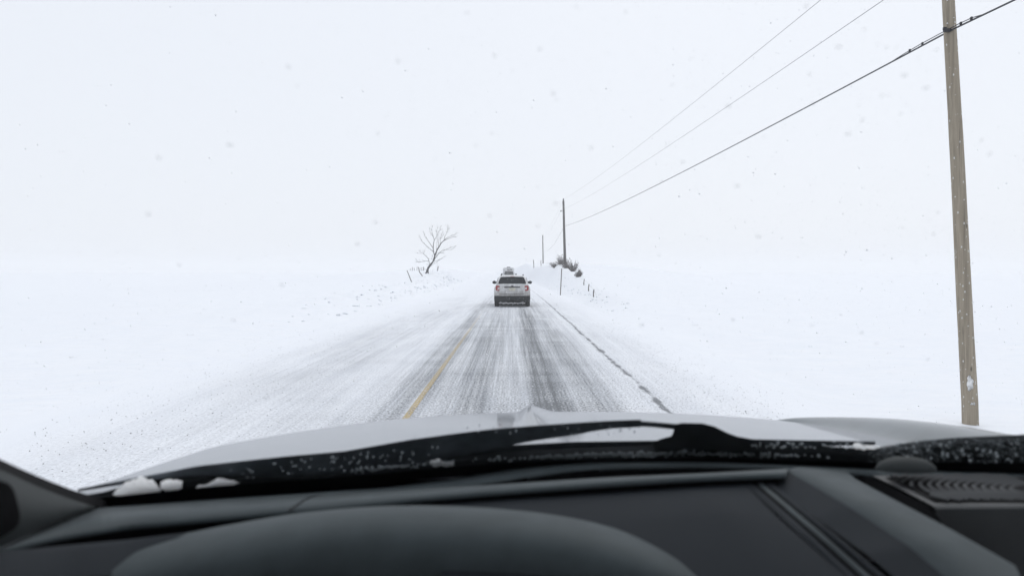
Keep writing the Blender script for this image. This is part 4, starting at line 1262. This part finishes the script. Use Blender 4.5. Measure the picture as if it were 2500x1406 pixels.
# --- snow and water on the windshield
def clump(name, label, outline, seed, depth=.026):
    rnd = random.Random(seed)
    q = interp_rail(outline + [outline[0]], 56)[:-1]
    q = [(x + 3.2 * noise.noise(Vector((x * .09, y * .11, seed))) + rnd.uniform(-.6, .6), y + 4.0 * noise.noise(Vector((x * .10, y * .1, seed + 7.7))) + rnd.uniform(-.6, .6)) for x, y in q]
    mx_ = sum(x for x, y in q) / len(q); my_ = sum(y for x, y in q) / len(q)
    c0 = on_glass(mx_, my_, .004)
    rings = []
    for (o, k) in ((.003, .0), (.001, .55), (.002, .88), (.006, 1.0), (depth * .6, .98), (depth, .80), (depth * 1.15, .35), (depth * 1.2, 0.0)):
        rings.append([on_glass(mx_ + (x - mx_) * k, my_ + (y - my_) * k, o + .0025 * (k > .1) * noise.noise(Vector((x * .05, y * .05, o * 90 + seed)))) - c0 for x, y in q])
    mb = MB(); n = len(q)
    vs = [p for r in rings for p in r]
    mb.add(vs, [(i * n + k, i * n + (k + 1) % n, (i + 1) * n + (k + 1) % n, (i + 1) * n + k) for i in range(len(rings) - 1) for k in range(n)])
    o = mb.build(name, M['clump'], None, smooth=True); o.location = c0
    tag(o, label, 'snow', 'snow left on the windshield')
clump('snow_clump', 'largest clump of snow in the lower left corner of the windshield', [(274,1210),(283,1196),(305,1178),(328,1169),(343,1163),(356,1168),(372,1170),(386,1186),(396,1198),(380,1204),(330,1208)], 3)
clump('snow_clump', 'blocky clump of snow just right of the corner heap', [(392,1180),(400,1171),(432,1169),(445,1174),(444,1194),(425,1200),(402,1200),(390,1190)], 12)
clump('snow_clump', 'low thin ridge of snow under the left part of the wiper', [(452,1198),(490,1184),(515,1176),(530,1166),(545,1168),(562,1172),(585,1176),(570,1184),(520,1192)], 21, .012)
clump('snow_clump', 'small bright lump of snow below the middle of the wiper', [(1047,1132),(1052,1122),(1072,1119),(1086,1127),(1108,1128),(1108,1137),(1060,1139)], 33, .012)
clump('snow_clump', 'flat sliver of snow at the black foot of the glass', [(690,1178),(740,1173),(810,1167),(885,1161),(893,1165),(880,1170),(800,1176),(720,1182)], 44, .010)
clump('snow_clump', 'small lump of snow near the right end of the lower wiper', [(2080,1094),(2086,1082),(2096,1080),(2103,1088),(2130,1086),(2150,1092),(2110,1097)], 55, .012)
def frost():
    mb = MB()
    def bit(px, py, wp):
        c = on_glass(px, py, .004); s = c.y / FPX
        mb.blob(c, (wp * s * random.uniform(.6, 1.6), .003, wp * s * random.uniform(.4, .8)), seed=random.randint(0, 999), amp=.5, n=(6, 4))
    for _ in range(420):
        px = random.triangular(1140, 2050, 1500)
        py = float(np.interp(px, [1140, 1300, 1500, 1700, 2050], [1124, 1116, 1110, 1107, 1113])) + random.gauss(0, 2.6)
        bit(px, py, random.uniform(1.5, 4.5))
    for _ in range(70): 
        px = random.uniform(840, 1110); bit(px, float(np.interp(px, [840, 1110], [1150, 1126])) + random.gauss(0, 3), random.uniform(2, 4.5))
    for _ in range(60): bit(random.uniform(1830, 2130), random.uniform(1078, 1094), random.uniform(1.5, 3.5))
    tag(mb.build('frost', M['ice'], None), 'grey frost and ice crumbs along the black foot of the windshield', 'frost', kind='stuff')
    mb = MB()
    for _ in range(1000):
        px = random.uniform(2120, 2700); t = min(1, (px - 2120) / 120)
        bit(px, random.uniform(1100 - 30 * t, 1128), random.uniform(.4, 1.1))
    tag(mb.build('rime', M['rime'], None), 'fine grey rime over the dark right corner of the windshield foot', 'frost', kind='stuff')
    mb = MB()
    def bead(px, py, r, o=.0):
        c = on_glass(px, py, o); s = c.y / FPX * r
        mb.blob(c, (s, s * .5, s), amp=.15, seed=random.randint(0, 99), n=(8, 5))
    for _ in range(64):
        px = random.triangular(560, 1130, 800); t = np.interp(px, [560, 840, 1130], [1150, 1118, 1090]); bead(px, t + random.uniform(-8, 24), random.uniform(1.4, 2.6), .006)
    for _ in range(26): bead(random.uniform(1130, 1560), random.uniform(1036, 1062), random.uniform(1.4, 2.6), .006)
    for _ in range(40): bead(random.uniform(2180, 2520), random.uniform(1078, 1130), random.uniform(2.5, 5.0), .004)
    tag(mb.build('water_drops', M['drop'], None), 'small water beads on the wiper and the foot of the glass', 'water drops', kind='stuff')
    mb = MB()
    for _ in range(110):
        px = random.triangular(250, 2500, 2200); py = random.uniform(10, 1010)
        c = on_glass(px, py, .002); r = random.choice((.0008, .0011, .0015, .0022)); w_ = random.uniform(.7, 1.5)
        vs = []
        for k in range(9):
            a = 2 * math.pi * k / 9; q = r * random.uniform(.75, 1.2)
            vs.append(c + Vector((q * w_ * math.cos(a), -.72 * q * math.sin(a), .69 * q * math.sin(a))))
        mb.add(vs, [tuple(range(9))])
    tag(mb.build('grime_specks', M['speck'], None), 'faint grey specks of dried spray over the windshield', 'specks', kind='stuff')
frost()

# ------------------------------------------------------------------ falling snow
def falling_snow(n=110000):
    y = 44 * rng.random(n) ** .55 + 4.5
    x = (rng.random(n) * 2 - 1) * (y * .72 + .5)
    z = EYE + (rng.random(n) * 2 - 1) * (y * .40 + .3)
    gz = np.where((x > -6) & (x < 4.2), 0.0, -.5)
    keep = (z > gz + .05) & (z < 13)
    x, y, z = x[keep], y[keep], z[keep]; n = len(x)
    s = .0026 + .0038 * rng.random(n) ** 2
    tet = np.array([[1, 1, 1], [1, -1, -1], [-1, 1, -1], [-1, -1, 1]], float)
    v = np.stack([x, y, z], -1)[:, None, :] + tet[None] * s[:, None, None] * (.6 + .8 * rng.random((n, 4, 3)))
    f = np.array([[0, 1, 2], [0, 3, 1], [0, 2, 3], [1, 3, 2]])
    F = (np.arange(n)[:, None, None] * 4 + f[None]).reshape(-1, 3).astype(np.int32)
    me = bpy.data.meshes.new('falling_snow')
    me.vertices.add(n * 4); me.vertices.foreach_set('co', v.ravel())
    me.loops.add(F.size); me.loops.foreach_set('vertex_index', F.ravel())
    me.polygons.add(len(F)); me.polygons.foreach_set('loop_start', (np.arange(len(F)) * 3).astype(np.int32))
    me.update(calc_edges=True)
    tag(link_mesh('falling_snow', me, M['flake']), 'fine snowflakes blowing through the air over the road', 'snowflakes', kind='stuff')
falling_snow()
